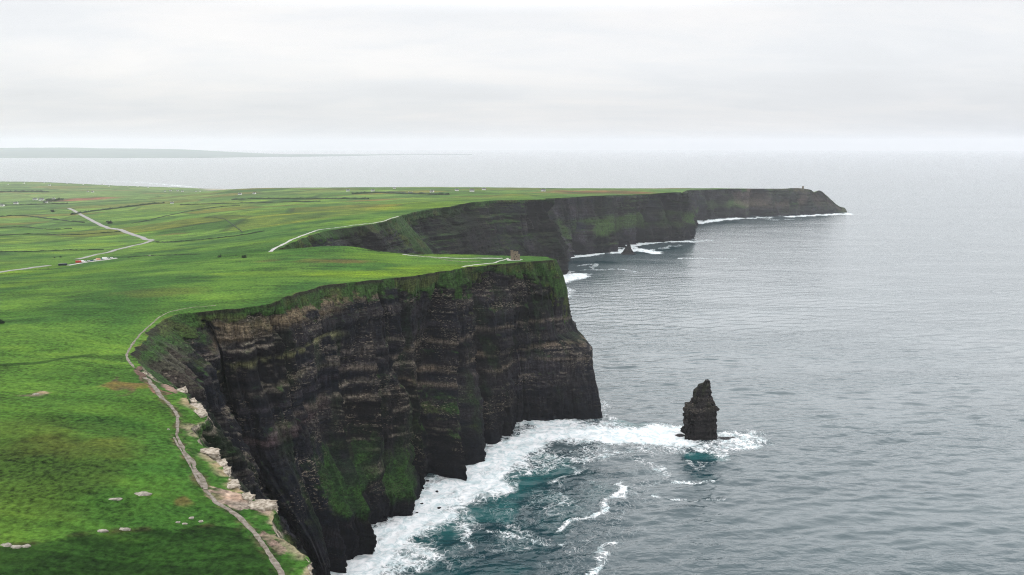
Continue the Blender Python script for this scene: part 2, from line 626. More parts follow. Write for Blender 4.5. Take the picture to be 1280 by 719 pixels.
seg = np.maximum(np.linalg.norm(np.diff(Tm[:, :2], axis=0), axis=1), np.linalg.norm(np.diff(Bm[:, :2], axis=0), axis=1) * .8)
par = []
for i in range(len(ST) - 1):
    ymid = .5 * (Tm[i, 1] + Tm[i + 1, 1])
    step = np.interp(ymid, [-300, 0, 150, 300, 1000, 1100, 2200, 4000, 5000, 8000], [30, 8, 2, .8, .9, 2.2, 3.2, 4, 12, 40])
    n = max(2, int(math.ceil(seg[i] / step)))
    par.append(i + np.arange(n) / n)
par = np.concatenate(par + [np.array([len(ST) - 1.0])])
si = np.arange(len(ST))


def smooth1(a, k):
    ker = np.hanning(2 * k + 3)[1:-1]
    ker /= ker.sum()
    pad = np.pad(a, ((k, k), (0, 0)) if a.ndim == 2 else (k, k), mode='edge')
    if a.ndim == 1:
        return np.convolve(pad, ker, 'valid')
    return np.stack([np.convolve(pad[:, j], ker, 'valid') for j in range(a.shape[1])], 1)


T = np.stack([np.interp(par, si, Tm[:, k]) for k in range(3)], 1)
B = np.stack([np.interp(par, si, Bm[:, k]) for k in range(3)], 1)
F = smooth1(np.stack([np.interp(par, si, Fm[:, k]) for k in range(len(PROF_T))], 1), 8)
G = smooth1(np.interp(par, si, Gm), 4)
RO = smooth1(np.interp(par, si, Rm), 4)
APR = smooth1(np.interp(par, si, Am), 4)
AP2 = smooth1(np.interp(par, si, np.array([1.0 if s_[2] is PR['apron2'] else 0.0 for s_ in ST])), 4)
NOTCH = np.zeros(len(par))
for k_, s_ in enumerate(ST):
    if s_[4] > 1.5:
        NOTCH += (s_[4] - 1) * np.exp(-((par - k_) / .16) ** 2)
N = len(par)
T[:, 0] = smooth1(T[:, 0], 2)
B[:, :2] = smooth1(B[:, :2], 3)
S = np.concatenate([[0], np.cumsum(np.linalg.norm(np.diff(.5 * (T + B)[:, :2], axis=0), axis=1))])
# ragged rim
rag = (fbm(S / 9, 3.1, 0, 4) - .5) * 7 + (fbm(S / 30, 8.1, 0, 2) - .5) * 6
far_amp = np.interp(T[:, 1], [0, 1100, 2500, 4500], [1, 1.4, 2.2, 1.0])
T[:, 0] += rag * far_amp

# ------------------------------------------------------------------ terrain heights (thin plate spline through surveyed points)
ctrl = [s for s in Tm]
for px, py, z in [
    (0, 719, 204), (150, 719, 199), (290, 719, 197), (0, 655, 206), (130, 660, 202), (260, 640, 200), (0, 600, 210), (120, 600, 206),
    (220, 560, 203), (0, 540, 213), (110, 530, 209), (0, 480, 214), (90, 470, 211), (0, 440, 213), (90, 420, 211), (0, 400, 208), (110, 390, 209), (180, 380, 207.5),
    (0, 372, 200), (100, 365, 203), (200, 360, 208), (300, 365, 210), (-300, 500, 215), (-300, 380, 205),
    (0, 345, 168), (60, 338, 168), (110, 325, 166), (170, 330, 182), (240, 335, 197), (300, 340, 203), (380, 335, 203), (440, 330, 203),
    (430, 309, 203.5), (370, 318, 201), (500, 330, 202), (560, 328, 200.5), (600, 326, 199),
    (0, 320, 150), (60, 315, 148), (150, 310, 152), (190, 301, 150), (260, 305, 172), (320, 300, 186), (370, 290, 190),
    (0, 295, 122), (80, 290, 122), (140, 285, 125), (210, 296, 146), (255, 273, 160), (300, 291, 165), (250, 290, 152), (330, 275, 172), (400, 275, 188), (450, 268, 189),
    (0, 272, 90), (85, 261, 100), (130, 268, 112), (200, 262, 124), (280, 262, 148), (350, 258, 165), (420, 256, 172), (500, 252, 184), (560, 248, 190),
    (0, 250, 58), (60, 250, 68), (130, 248, 78), (200, 248, 92), (280, 248, 126), (360, 245, 148), (440, 243, 160), (520, 242, 170), (600, 242, 180), (660, 243, 185),
    (0, 236, 32), (100, 237, 36), (180, 239, 52), (260, 240, 108), (330, 238, 130), (420, 237, 144), (520, 236, 154), (620, 237, 166), (700, 239.5, 171), (760, 239.5, 168), (820, 238.3, 165),
    (0, 227, 14), (90, 226.5, 16), (300, 236.0, 118), (380, 235.0, 132), (460, 234.4, 141), (540, 234.2, 147), (620, 234.6, 150), (700, 236.2, 153), (780, 237.0, 150), (840, 237.2, 146),
]:
    ctrl.append(P(px, py, z))
for p in [(-200, 4800, 70), (-900, 4800, 62), (-1500, 4900, 45), (500, 4500, 95), (1100, 4250, 112), (1300, 4080, 122), (-2300, 5600, 14), (-7600, 3000, 40), (-7600, 6000, 20), (-7600, 500, 150), (-2500, 200, 200), (-2500, 1000, 140), (-1000, -500, 210), (-7600, -500, 160), (-3000, 7200, -8), (-1000, 7000, -15), (1000, 7000, -20), (-5000, 5000, 25)]:
    ctrl.append(np.array(p, float))
ctrl = np.array(ctrl)
_, ui = np.unique(np.round(ctrl[:, :2] / 2), axis=0, return_index=True)
ctrl = ctrl[np.sort(ui)]
SC_ = 1000.0


def tps_phi(r2):
    return np.where(r2 > 1e-12, .5 * r2 * np.log(np.maximum(r2, 1e-12)), 0)


cx = ctrl[:, :2] / SC_
nC = len(cx)
K = tps_phi(((cx[:, None] - cx[None]) ** 2).sum(-1)) + np.eye(nC) * 2e-5
Pm = np.hstack([np.ones((nC, 1)), cx])
A = np.zeros((nC + 3, nC + 3))
A[:nC, :nC] = K
A[:nC, nC:] = Pm
A[nC:, :nC] = Pm.T
sol = np.linalg.solve(A, np.concatenate([ctrl[:, 2], np.zeros(3)]))


def height(x, y):
    x = np.asarray(x, float)
    y = np.asarray(y, float)
    shp = x.shape
    q = np.stack([x.ravel(), y.ravel()], 1) / SC_
    out = np.empty(len(q))
    for i in range(0, len(q), 40000):
        k = q[i:i + 40000]
        r2 = (k[:, :1].astype(np.float32) - cx[None, :, 0].astype(np.float32)) ** 2 + (k[:, 1:].astype(np.float32) - cx[None, :, 1].astype(np.float32)) ** 2
        ph = .5 * r2 * np.log(np.maximum(r2, 1e-10))
        out[i:i + 40000] = ph @ sol[:nC] + sol[nC] + k @ sol[nC + 1:]
    z = out.reshape(shp)
    z = z + (fbm(x / 60, y / 60, 0, 3) - .5) * 3.0 * sstep(100, 300, y) + (fbm(x / 11, y / 11, 4, 3) - .5) * 1.1
    return z


T[:, 2] = np.maximum(height(T[:, 0], T[:, 1]), 3.0)

# ------------------------------------------------------------------ ground sheet
off = [0.0]
d = .9
while off[-1] < 9500:
    off.append(off[-1] + d)
    if off[-1] > 45:
        d *= 1.034
off = np.array(off)
X = T[:, :1] - off[None, :] * np.clip((T[:, :1] + 9000) / 9500.0, 0.05, 1.2)
Y = np.repeat(T[:, 1:2], len(off), 1)
Z = height(X, Y)
Z[:, 0] = T[:, 2]


def inpoly(x, y, poly):
    r = np.zeros(x.shape, bool)
    n = len(poly)
    for i in range(n):
        x1, y1 = poly[i][:2]
        x2, y2 = poly[(i + 1) % n][:2]
        if y1 == y2:
            continue
        c = ((y1 > y) != (y2 > y)) & (x < (x2 - x1) * (y - y1) / (y2 - y1) + x1)
        r ^= c
    return r


def seg_dist(x, y, pts):
    dmin = np.full(x.shape, 1e9)
    for (x1, y1), (x2, y2) in zip(pts[:-1], pts[1:]):
        dx, dy = x2 - x1, y2 - y1
        t = np.clip(((x - x1) * dx + (y - y1) * dy) / (dx * dx + dy * dy + 1e-9), 0, 1)
        dmin = np.minimum(dmin, np.hypot(x - x1 - t * dx, y - y1 - t * dy))
    return dmin


gv = np.stack([X, Y, Z], -1)


def tri_bvh(V):
    n, m = V.shape[:2]
    idx = np.arange(n * m).reshape(n, m)
    q = np.stack([idx[:-1, :-1], idx[:-1, 1:], idx[1:, 1:], idx[1:, :-1]], -1).reshape(-1, 4)
    return BVHTree.FromPolygons(V.reshape(-1, 3).tolist(), q.tolist())


BV = tri_bvh(gv)


def GP(px, py):
    """point of the ground seen along that direction"""
    dd = ray(px, py)
    hit = BV.ray_cast(Vector((0, 0, H)), Vector(dd).normalized())
    if hit[0] is None:
        return None
    return hit[0]


PATHS_NEAR = [[(355, 730), (349, 712), (340, 697), (330, 683), (320, 668), (308, 656), (297, 645), (284, 636), (270, 627), (258, 613)],
              [(258, 612), (253, 600), (245, 588), (240, 577), (233, 568), (226, 555), (221, 545), (222, 533), (222, 521), (217, 511), (208, 502), (202, 498)],
              [(253, 610), (246, 598), (238, 583), (229, 567), (221, 554), (217, 547)],
              [(202, 498), (196, 488), (188, 478), (181, 472), (175, 464)]]


def ground_colour(X, Y, Z, off):
    shp = X.shape
    g1 = np.array([.057, .130, .017])
    g2 = np.array([.028, .084, .013])
    gy = np.array([.095, .175, .010])
    br = np.array([.085, .075, .022])
    dk = np.array([.012, .036, .006])
    m = fbm(X / 90, Y / 90, 1, 4)
    col = mix(np.broadcast_to(g2, shp + (3,)), np.broadcast_to(g1, shp + (3,)), sstep(.35, .62, m))
    col = mix(col, gy, .55 * sstep(.52, .75, fbm(X / 140 + 7, Y / 60, 2, 4)) * sstep(500, 900, Y))
    # far land: paler mixed pasture
    farf = sstep(1500, 4500, Y)
    col = mix(col, np.array([.075, .140, .042]), farf * .7)
    wx = X + (fbm(X / 14, Y / 14, 9, 3) - .5) * 22
    wy = Y + (fbm(X / 14, Y / 14, 19, 3) - .5) * 22

    def blob(px, py, z, rx, ry, c, s=.8, rot=0.0, hard=.5):
        nonlocal col
        c0 = GP(px, py) or P(px, py, z)
        dx, dy = wx - c0[0], wy - c0[1]
        a, b = dx * math.cos(rot) + dy * math.sin(rot), -dx * math.sin(rot) + dy * math.cos(rot)
        r = np.sqrt((a / rx) ** 2 + (b / ry) ** 2)
        col = mix(col, np.array(c), s * sstep(1.0, hard, r))
    brk = np.array([.055, .062, .012])
    blob(60, 585, 209, 42, 60, brk, .32)
    blob(20, 540, 211, 40, 30, brk, .3)
    blob(100, 560, 208, 30, 20, brk, .4)
    blob(120, 470, 209, 60, 24, g2 * .8, .5)
    # rougher, darker pasture below the low scarp in the foreground
    scarp = [P(-260, 715, 204), P(0, 684, 205), (P(60, 676, 204)), P(110, 664, 203), P(170, 656, 202), P(240, 650, 201), P(300, 655, 199), P(345, 705, 197), P(365, 760, 196), P(300, 1200, 195), P(-800, 1200, 200), P(-800, 800, 205)]
    inside = inpoly(wx * .35 + X * .65, wy * .35 + Y * .65, scarp)
    stripe = fbm(X / 40, Y / 3.5, 0, 3)
    dcol = mix(np.broadcast_to(dk, shp + (3,)), np.broadcast_to(g2 * .62, shp + (3,)), sstep(.4, .65, stripe))
    col = np.where(inside[..., None], dcol, col)
    edge = seg_dist(wx * .3 + X * .7, wy * .3 + Y * .7, [tuple(q[:2]) for q in scarp[1:7]])
    col = mix(col, np.array([.03, .03, .012]), .8 * sstep(2.6, .6, edge) * sstep(.42, .55, fbm(X / 10, Y / 10, 3, 2)))
    # fold line across the near pasture
    fold = seg_dist(X, Y, [tuple(P(-40, 462, 213)[:2]), tuple(P(50, 452, 212)[:2]), tuple(P(115, 441, 210)[:2])])
    col = mix(col, g2 * .5, .8 * sstep(5, 1, fold))
    blob(430, 326, 202, 42, 26, br, .9, 0)
    blob(335, 326, 203, 22, 14, br, .5, 0)
    blob(390, 326, 202, 30, 22, br * .9, .5, 0)
    blob(560, 335, 201, 85, 50, gy * 1.05, .9, .2)
    blob(470, 342, 203, 95, 40, gy, .8, .2)
    blob(200, 366, 206, 60, 30, br, .35)
    blob(60, 368, 203, 60, 20, dk * 1.5, .5)
    blob(255, 284, 158, 120, 85, g2 * .75, .95, .1, .8)
    blob(215, 293, 148, 45, 22, br * .8, .6)
    blob(195, 314, 160, 60, 16, g2 * .6, .7)
    blob(250, 310, 165, 80, 26, g2 * .75, .6)
    blob(105, 249, 76, 170, 150, np.array([.14, .07, .04]), .95, 0, .85)
    blob(395, 249, 165, 110, 60, br, .6)
    blob(470, 250, 172, 130, 60, br, .8)
    blob(760, 240.6, 168, 300, 130, np.array([.13, .075, .03]), .95, 0, .6)
    blob(700, 241.5, 176, 160, 70, np.array([.12, .08, .03]), .8)
    blob(620, 243, 182, 200, 90, g1 * 1.2, .6)
    blob(520, 258, 189, 150, 190, gy * .9, .8)
    blob(43, 493, 210, 5, 4, np.array([.24, .19, .15]), .9, 0, .8)
    blob(38, 494, 210, 9, 5, np.array([.10, .09, .05]), .5)
    blob(150, 483, 207, 4, 26, np.array([.06, .045, .03]), .85, .5)
    blob(144, 482, 207, 10, 4, np.array([.10, .085, .03]), .7, .5)
    blob(160, 484, 206, 14, 8, np.array([.09, .08, .02]), .6)
    blob(235, 632, 200, 9, 7, np.array([.10, .05, .03]), .5)
    # bare pink grey ground between path and the rim
    for poly, c in (([(255, 612), (262, 606), (280, 611), (300, 617), (322, 625), (343, 626), (342, 634), (318, 636), (300, 640), (285, 634), (270, 625)], (.205, .175, .145)),
                    ([(325, 668), (335, 664), (345, 676), (362, 688), (352, 694), (338, 682)], (.24, .17, .14)),
                    ([(172, 462), (182, 452), (190, 462), (185, 478), (196, 486), (212, 492), (200, 496), (178, 480)], (.13, .085, .07)),
                    ([(200, 482), (214, 470), (226, 455), (234, 470), (233, 488), (216, 492)], (.17, .13, .11))):
        pl = [tuple(GP(x, y) or P(x, y, 199 if y > 600 else 205)) for x, y in poly]
        ins = inpoly(wx * .25 + X * .75, wy * .25 + Y * .75, pl)
        vr = fbm(X / 3, Y / 3, 5, 3)[..., None]
        col = np.where(ins[..., None], np.array(c) * (.55 + .9 * vr), col)
    nearp = (Y < 760) & (Y > 120)
    for pp in PATHS_NEAR:
        g = [GP(*q) for q in pp]
        g = [(q.x, q.y) for q in g if q is not None]
        if len(g) < 2:
            continue
        dd = np.full(shp, 1e9)
        dd[nearp] = seg_dist(wx[nearp] * .12 + X[nearp] * .88, wy[nearp] * .12 + Y[nearp] * .88, g)
        mud = sstep(3.6, 1.0, dd) * sstep(.36, .58, fbm(X / 5, Y / 5, 47, 3))
        col = mix(col, np.array([.075, .062, .035]), .8 * mud)
        col = mix(col, g2 * .55, .6 * sstep(7, 3, dd) * sstep(.45, .6, fbm(X / 6, Y / 6, 48, 3)))
    # trampled / stony fringe at the very edge of the cliff
    fr = sstep(9, .5, off[None, :]) * sstep(.5, .62, fbm(X / 7, Y / 7, 31, 3)) * (Y < 462) * (Y > 150)
    col = mix(col, np.array([.26, .21, .15]), .75 * fr)
    fr2 = sstep(4, .5, off[None, :]) * sstep(.46, .6, fbm(X / 9, Y / 9, 35, 3)) * (Y > 462)
    col = mix(col, np.array([.07, .07, .02]), .7 * fr2)
    # beach and dunes at the head of the bay
    beach = sstep(5, 2, Z) * (Y > 5500)
    col = mix(col, np.array([.40, .38, .34]), beach * .6)
    return col


gcol = ground_colour(X, Y, Z, off)
field = sstep(1150, 1700, Y - .25 * (X + 500)) * sstep(60, 260, np.broadcast_to(off[None, :], X.shape))
gm = grid_mesh('ground', np.stack([X, Y, Z], -1), dict(Col=gcol, field=field * .9), flip=True)
ground = structure(link('ground', gm, M['ground']))


def GZ(x, y):
    hit = BV.ray_cast(Vector((x, y, 900)), Vector((0, 0, -1)))
    return hit[0].z if hit[0] is not None else 0.0


# ------------------------------------------------------------------ cliffs
MT = 230
tt = np.concatenate([np.linspace(0, .14, 46)[:-1], np.linspace(.14, 1.0, MT - 45)])
Ft = np.stack([np.interp(tt, PROF_T, F[i]) for i in range(N)])          # (N, MT)
tz = T[:, 2:3] * (1 - tt[None, :]) + (-9.0) * tt[None, :]
XY = T[:, None, :2] + (B - T)[:, None, :2] * Ft[..., None]
mid = .5 * (T + B)[:, :2]
kk = 25
sm = smooth1(mid, kk)
tan = np.gradient(sm, axis=0)
tan /= np.linalg.norm(tan, axis=1, keepdims=True) + 1e-9
nrm = np.stack([tan[:, 1], -tan[:, 0]], 1)                               # seaward
nrm = smooth1(nrm, 12)
nrm /= np.linalg.norm(nrm, axis=1, keepdims=True) + 1e-9
S2 = np.repeat(S[:, None], len(tt), 1)
ZZ = tz
TT = np.repeat(tt[None, :], N, 0)
tilt = ZZ + (fbm(S2 / 160, 5.5, 0, 2) - .5) * 10
env = sstep(.0, .06, TT)
scl = np.interp(T[:, 1], [0, 1050, 1300, 2500, 4500], [1, 1, 1.6, 2.2, 2.2])[:, None]
but = 1 - np.abs(2 * fbm(S2 / (46 * scl), ZZ / 420, 2.2, 3) - 1)           # ridged buttresses
but = (but - .72) * 40 * (.4 + .9 * sstep(.08, .35, TT))
colm = (fbm(S2 / (9 * scl), ZZ / 70, 7.7, 4) - .5) * 12
cl1 = np.abs(vnoise(S2 / (34 * scl) + .25 * vnoise(ZZ / 40, S2 / 90, 3.0), ZZ / 300, 12.5) - .5)
cl2 = np.abs(vnoise(S2 / (13 * scl) + .3 * vnoise(ZZ / 25, S2 / 40, 8.0), ZZ / 90, 22.5) - .5)
cleft = -15 * sstep(.09, .0, cl1) - 5 * sstep(.08, .0, cl2)
joint = (np.floor(vnoise(S2 / (5.0 * scl), np.floor(tilt / 16) * 3.3, 1.5) * 4) / 4 - .5) * 3.2
led = (np.floor(vnoise(tilt / 8.0, S2 / 260, 4.4) * 5) / 5 - .5) * 6.0
led2 = (vnoise(tilt / 2.3, S2 / 60, 9.4) - .5) * 2.0
fine = (fbm(S2 / 5, ZZ / 3.2, 3.3, 4, .6) - .5) * 4.6
greeny = sstep(1.15, .85, TT / np.maximum(G[:, None], .001) + (fbm(S2 / 7, ZZ / 7, 13, 4, .6) - .5) * 1.9) * (G[:, None] > .012)
disp = (but + cleft + colm * .7 + joint + led + led2 + fine) * env * RO[:, None] * np.interp(scl, [1, 2.2], [1, 2.1]) * (1 - .55 * greeny) * (1 - .3 * APR[:, None] * sstep(.55, .65, TT) * sstep(.88, .8, TT))
low = np.interp(T[:, 2], [0, 60, 120], [.15, .5, 1.0])[:, None]
disp = disp * low - NOTCH[:, None] * env * sstep(.05, .5, TT)
XY = XY + nrm[:, None, :] * disp[..., None]
CV = np.stack([XY[..., 0], XY[..., 1], ZZ], -1)
CV[:, 0, :] = T
# slope from the grid itself
du = np.gradient(CV, axis=0)
dv = np.gradient(CV, axis=1)
nn = np.cross(du, dv)
nn /= np.linalg.norm(nn, axis=2, keepdims=True) + 1e-9
up = np.abs(nn[..., 2])
up = .5 * up + .25 * np.roll(up, 1, 1) + .25 * np.roll(up, -1, 1)


def cliff_colour():
    shp = TT.shape
    Yb = T[:, 1:2]
    near = sstep(1080, 1000, Yb)
    dark = np.array([.0040, .0052, .0095])
    brown = np.array([.0225, .0200, .0215])
    purp = np.array([.023, .0205, .027])
    tan_ = np.array([.28, .24, .19])
    olive = np.array([.045, .050, .014])
    grass = np.array([.020, .056, .008])
    moss = np.array([.009, .021, .006])
    sF = np.interp(Yb, [0, 1050, 1300, 2500, 4500], [1, 1, 2.2, 3.2, 4.5])
    band = fbm(tilt / (5.0 * sF), S2 / 220, 6.1, 4, .6)
    patch = fbm(S2 / 50, ZZ / 45, 8.8, 4)
    streak = fbm(S2 / (4.0 * sF), ZZ / (60 * np.sqrt(sF)), 1.8, 4, .6)
    f = sstep(.44, .68, .45 * band + .35 * patch + .28 * streak - .02)
    col = mix(np.broadcast_to(dark, shp + (3,)), np.broadcast_to(brown, shp + (3,)), f)
    col = mix(col, purp, .7 * sstep(.5, .68, fbm(S2 / 70 + 5, ZZ / 26, 3.8, 3)) * sstep(.4, .6, band))
    # far faces are purple grey
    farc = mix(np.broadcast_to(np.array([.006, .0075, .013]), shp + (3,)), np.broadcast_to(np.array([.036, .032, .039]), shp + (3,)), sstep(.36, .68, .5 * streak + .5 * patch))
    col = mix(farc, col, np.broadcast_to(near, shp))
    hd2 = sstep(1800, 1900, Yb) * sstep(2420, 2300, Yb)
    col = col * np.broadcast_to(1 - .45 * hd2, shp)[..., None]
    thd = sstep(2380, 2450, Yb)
    col = col * np.broadcast_to(1 + .35 * thd, shp)[..., None]  # third face and beyond lightened in colour to look hazier
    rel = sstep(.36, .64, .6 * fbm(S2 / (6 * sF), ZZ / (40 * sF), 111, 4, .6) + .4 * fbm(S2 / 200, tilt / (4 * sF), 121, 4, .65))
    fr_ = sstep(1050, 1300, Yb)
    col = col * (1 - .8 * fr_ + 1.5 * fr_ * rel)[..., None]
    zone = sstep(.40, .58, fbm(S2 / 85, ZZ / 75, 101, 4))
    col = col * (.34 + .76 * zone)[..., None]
    # wet black foot
    wet = sstep(.62, 1.0, TT + (patch - .5) * .3)
    col = mix(col, dark * .8, .75 * wet)
    # browner upper beds in the near bay
    inbay = sstep(600, 640, Yb) * sstep(905, 800, Yb)
    topb = sstep(.19, .03, TT + (fbm(S2 / 30, 2, 2, 3) - .5) * .1) * inbay
    col = mix(col, brown * 1.5, .75 * topb * sstep(.38, .58, band))
    # pale broken edges of the beds
    edge = np.clip(np.gradient(led + .8 * led2 + .5 * fine, axis=1) * .9, 0, 1)
    brk = sstep(.50, .62, fbm(S2 / 12, ZZ / 5, 5.2, 4, .6))
    pal = edge * brk * sstep(.45, .62, fbm(S2 / 80, ZZ / 40, 15.2, 3)) * sstep(.95, .6, TT)
    col = mix(col, tan_ * .8, .85 * pal * np.broadcast_to(.35 + .65 * near, shp))
    for t0, w, s0, s1, st_, c in BANDS:
        tl = t0 + (fbm(S2 / 60, 1.1, t0 * 40, 3) - .5) * .05
        b = np.exp(-((TT - tl) / w) ** 2) * sstep(s0, s0 + 25, Yb) * sstep(s1, s1 - 25, Yb) * sstep(.38, .58, fbm(S2 / 14, ZZ / 9, 22 + t0, 3, .6))
        col = mix(col, np.array(c), np.clip(.6 * st_ * b, 0, 1))
    # vegetation: wherever the ledges are flat enough, thickest on rim and aprons
    sl = sstep(.60, .88, up + (fbm(S2 / 6, ZZ / 6, 2.5, 4) - .5) * .5)
    vis = sstep(.93, .80, TT)
    veg = sl * vis * (.25 + .75 * sstep(.36, .6, fbm(S2 / 60, ZZ / 40, 41, 3)))
    vcol = mix(np.broadcast_to(moss, shp + (3,)), np.broadcast_to(grass, shp + (3,)), sstep(.5, .85, up))
    vcol = mix(vcol, olive, .6 * sstep(.5, .68, fbm(S2 / 16, ZZ / 12, 51, 3)))
    col = mix(col, vcol, .9 * veg)
    hang = sstep(.58, .74, fbm(S2 / 14, ZZ / 50, 61, 4, .6)) * vis * sstep(.0, .3, 1 - TT)
    col = mix(col, moss, .55 * hang)
    gcolr = mix(np.broadcast_to(grass, shp + (3,)), np.broadcast_to(np.array([.026, .062, .012]), shp + (3,)), sstep(.4, .6, fbm(S2 / 12, ZZ / 12, 71, 4)))
    gcolr = mix(gcolr, olive * 1.2, .7 * sstep(.52, .68, fbm(S2 / 25, ZZ / 18, 81, 3)))
    col = mix(col, gcolr, .95 * greeny)
    wv = (fbm(S2 / 18, 3, 3, 4, .6) - .5) * .30 + (fbm(S2 / 5, ZZ / 8, 3, 3) - .5) * .10
    b2 = AP2[:, None] * .075
    ap = APR[:, None] * sstep(.655, .69, TT - b2 + wv * (TT < .75 + b2)) * sstep(.815, .765, TT - b2 + wv * .35)
    acol = mix(np.broadcast_to(np.array([.009, .028, .006]), shp + (3,)), np.broadcast_to(np.array([.018, .052, .008]), shp + (3,)), sstep(.4, .62, fbm(S2 / 7, ZZ / 6, 72, 4, .6)))
    col = mix(col, acol, .95 * ap)
    # grassy shelf on the third face and the far headland
    sh = sstep(.30, .40, TT + (fbm(S2 / 50, 3, 3, 3) - .5) * .16) * sstep(.68, .58, TT + (fbm(S2 / 40, 7, 3, 3) - .5) * .16) * sstep(2420, 2500, Yb) * sstep(4050, 3900, Yb)
    col = mix(col, np.array([.045, .090, .020]), .85 * sh * sstep(.30, .50, fbm(S2 / 60, ZZ / 40, 91, 4)))
    # rust coloured slope of the last headland
    hg = sstep(3880, 3960, Yb) * sstep(4300, 4000, Yb) * sstep(.75, .5, TT)
    col = mix(col, np.array([.12, .09, .075]), .7 * hg * sstep(.35, .6, patch))
    # bowl of bare shale at the corner of the bay
    bw = sstep(480, 500, Yb) * sstep(590, 560, Yb) * sstep(.02, .05, TT) * sstep(.17, .10, TT)
    col = mix(col, np.array([.06, .048, .042]) * .9, .8 * bw * sstep(.4, .55, fbm(S2 / 10, ZZ / 8, 33, 3)))
    # peat bank: dark torn line under the turf
    pt = sstep(.020, .008, TT) * sstep(.40, .5, fbm(S2 / 16, ZZ / 9, 78, 3)) * sstep(470, 500, Yb) * sstep(1080, 1000, Yb)
    col = mix(col, np.array([.018, .016, .010]), .85 * pt)
    # shaded recesses of the distant faces, painted in as large dark panels
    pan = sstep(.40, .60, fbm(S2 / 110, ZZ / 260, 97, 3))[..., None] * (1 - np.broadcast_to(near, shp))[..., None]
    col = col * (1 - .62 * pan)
    # pale slab crowning the near rim
    nr = sstep(480, 460, Yb) * sstep(.05, .015, TT) * sstep(.42, .56, fbm(S2 / 10, ZZ / 4, 77, 3))
    col = mix(col, tan_ * 1.15, .9 * nr)
    return col


BANDS = [(.06, .02, 600, 800, .9, (.26, .20, .12)), (.10, .015, 600, 760, .7, (.20, .15, .09)),
         (.215, .012, 590, 760, 1.1, (.22, .22, .10)), (.30, .01, 560, 760, .5, (.20, .18, .12)),
         (.44, .012, 560, 740, .6, (.24, .19, .15)), (.47, .02, 590, 740, .6, (.15, .10, .10)),
         (.36, .012, 740, 1050, .7, (.26, .21, .16)), (.50, .014, 760, 1050, .8, (.26, .20, .14)), (.58, .010, 820, 1050, .6, (.24, .19, .14))]
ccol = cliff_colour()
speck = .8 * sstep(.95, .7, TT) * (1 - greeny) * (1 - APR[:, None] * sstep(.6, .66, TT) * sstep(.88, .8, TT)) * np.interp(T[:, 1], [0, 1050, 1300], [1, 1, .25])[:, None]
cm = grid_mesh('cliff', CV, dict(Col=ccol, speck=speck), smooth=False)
cliff = structure(link('cliff', cm, M['cliff']))

# ------------------------------------------------------------------ sea
ang = np.concatenate([np.linspace(-math.pi, -.75, 60)[:-1], np.linspace(-.75, -.40, 50)[:-1], np.linspace(-.40, .62, 1150)[:-1], np.linspace(.62, .80, 80)[:-1], np.linspace(.80, math.pi, 60)])
rr = np.concatenate([[1, 60, 150, 300, 420, 500], np.geomspace(540, 2600, 820), np.geomspace(2620, 60000, 260)])
RR, AA = np.meshgrid(rr, ang, indexing='ij')
SX, SY = RR * np.sin(AA), RR * np.cos(AA)
SZ = np.zeros_like(SX)
fade = sstep(2600, 900, RR) * sstep(480, 560, RR) * (np.abs(AA) < .8)
wr = np.random.default_rng(5)
near_i = slice(0, 830)
xx, yy = SX[near_i], SY[near_i]
acc = np.zeros_like(xx)
for i in range(34):
    lam = 8.0 * (48 / 8.0) ** (wr.random() ** 1.4)
    a = math.radians(-78 + wr.normal() * 22)
    k = 2 * math.pi / lam
    ph = wr.random() * 6.28
    amp = .0042 * lam
    w = np.sin(k * (math.cos(a) * xx + math.sin(a) * yy) + ph)
    acc += amp * (w + .25 * w * w) * np.clip(sstep(lam * 140, lam * 60, RR[near_i]), 0, 1)
acc *= .55 + .9 * fbm(xx / 150, yy / 90, 0, 2)
SZ[near_i] = acc * fade[near_i]

base_line = B[(B[:, 1] > 500) & (T[:, 1] < 4200) & (T[:, 1] > 300)][::3, :2]


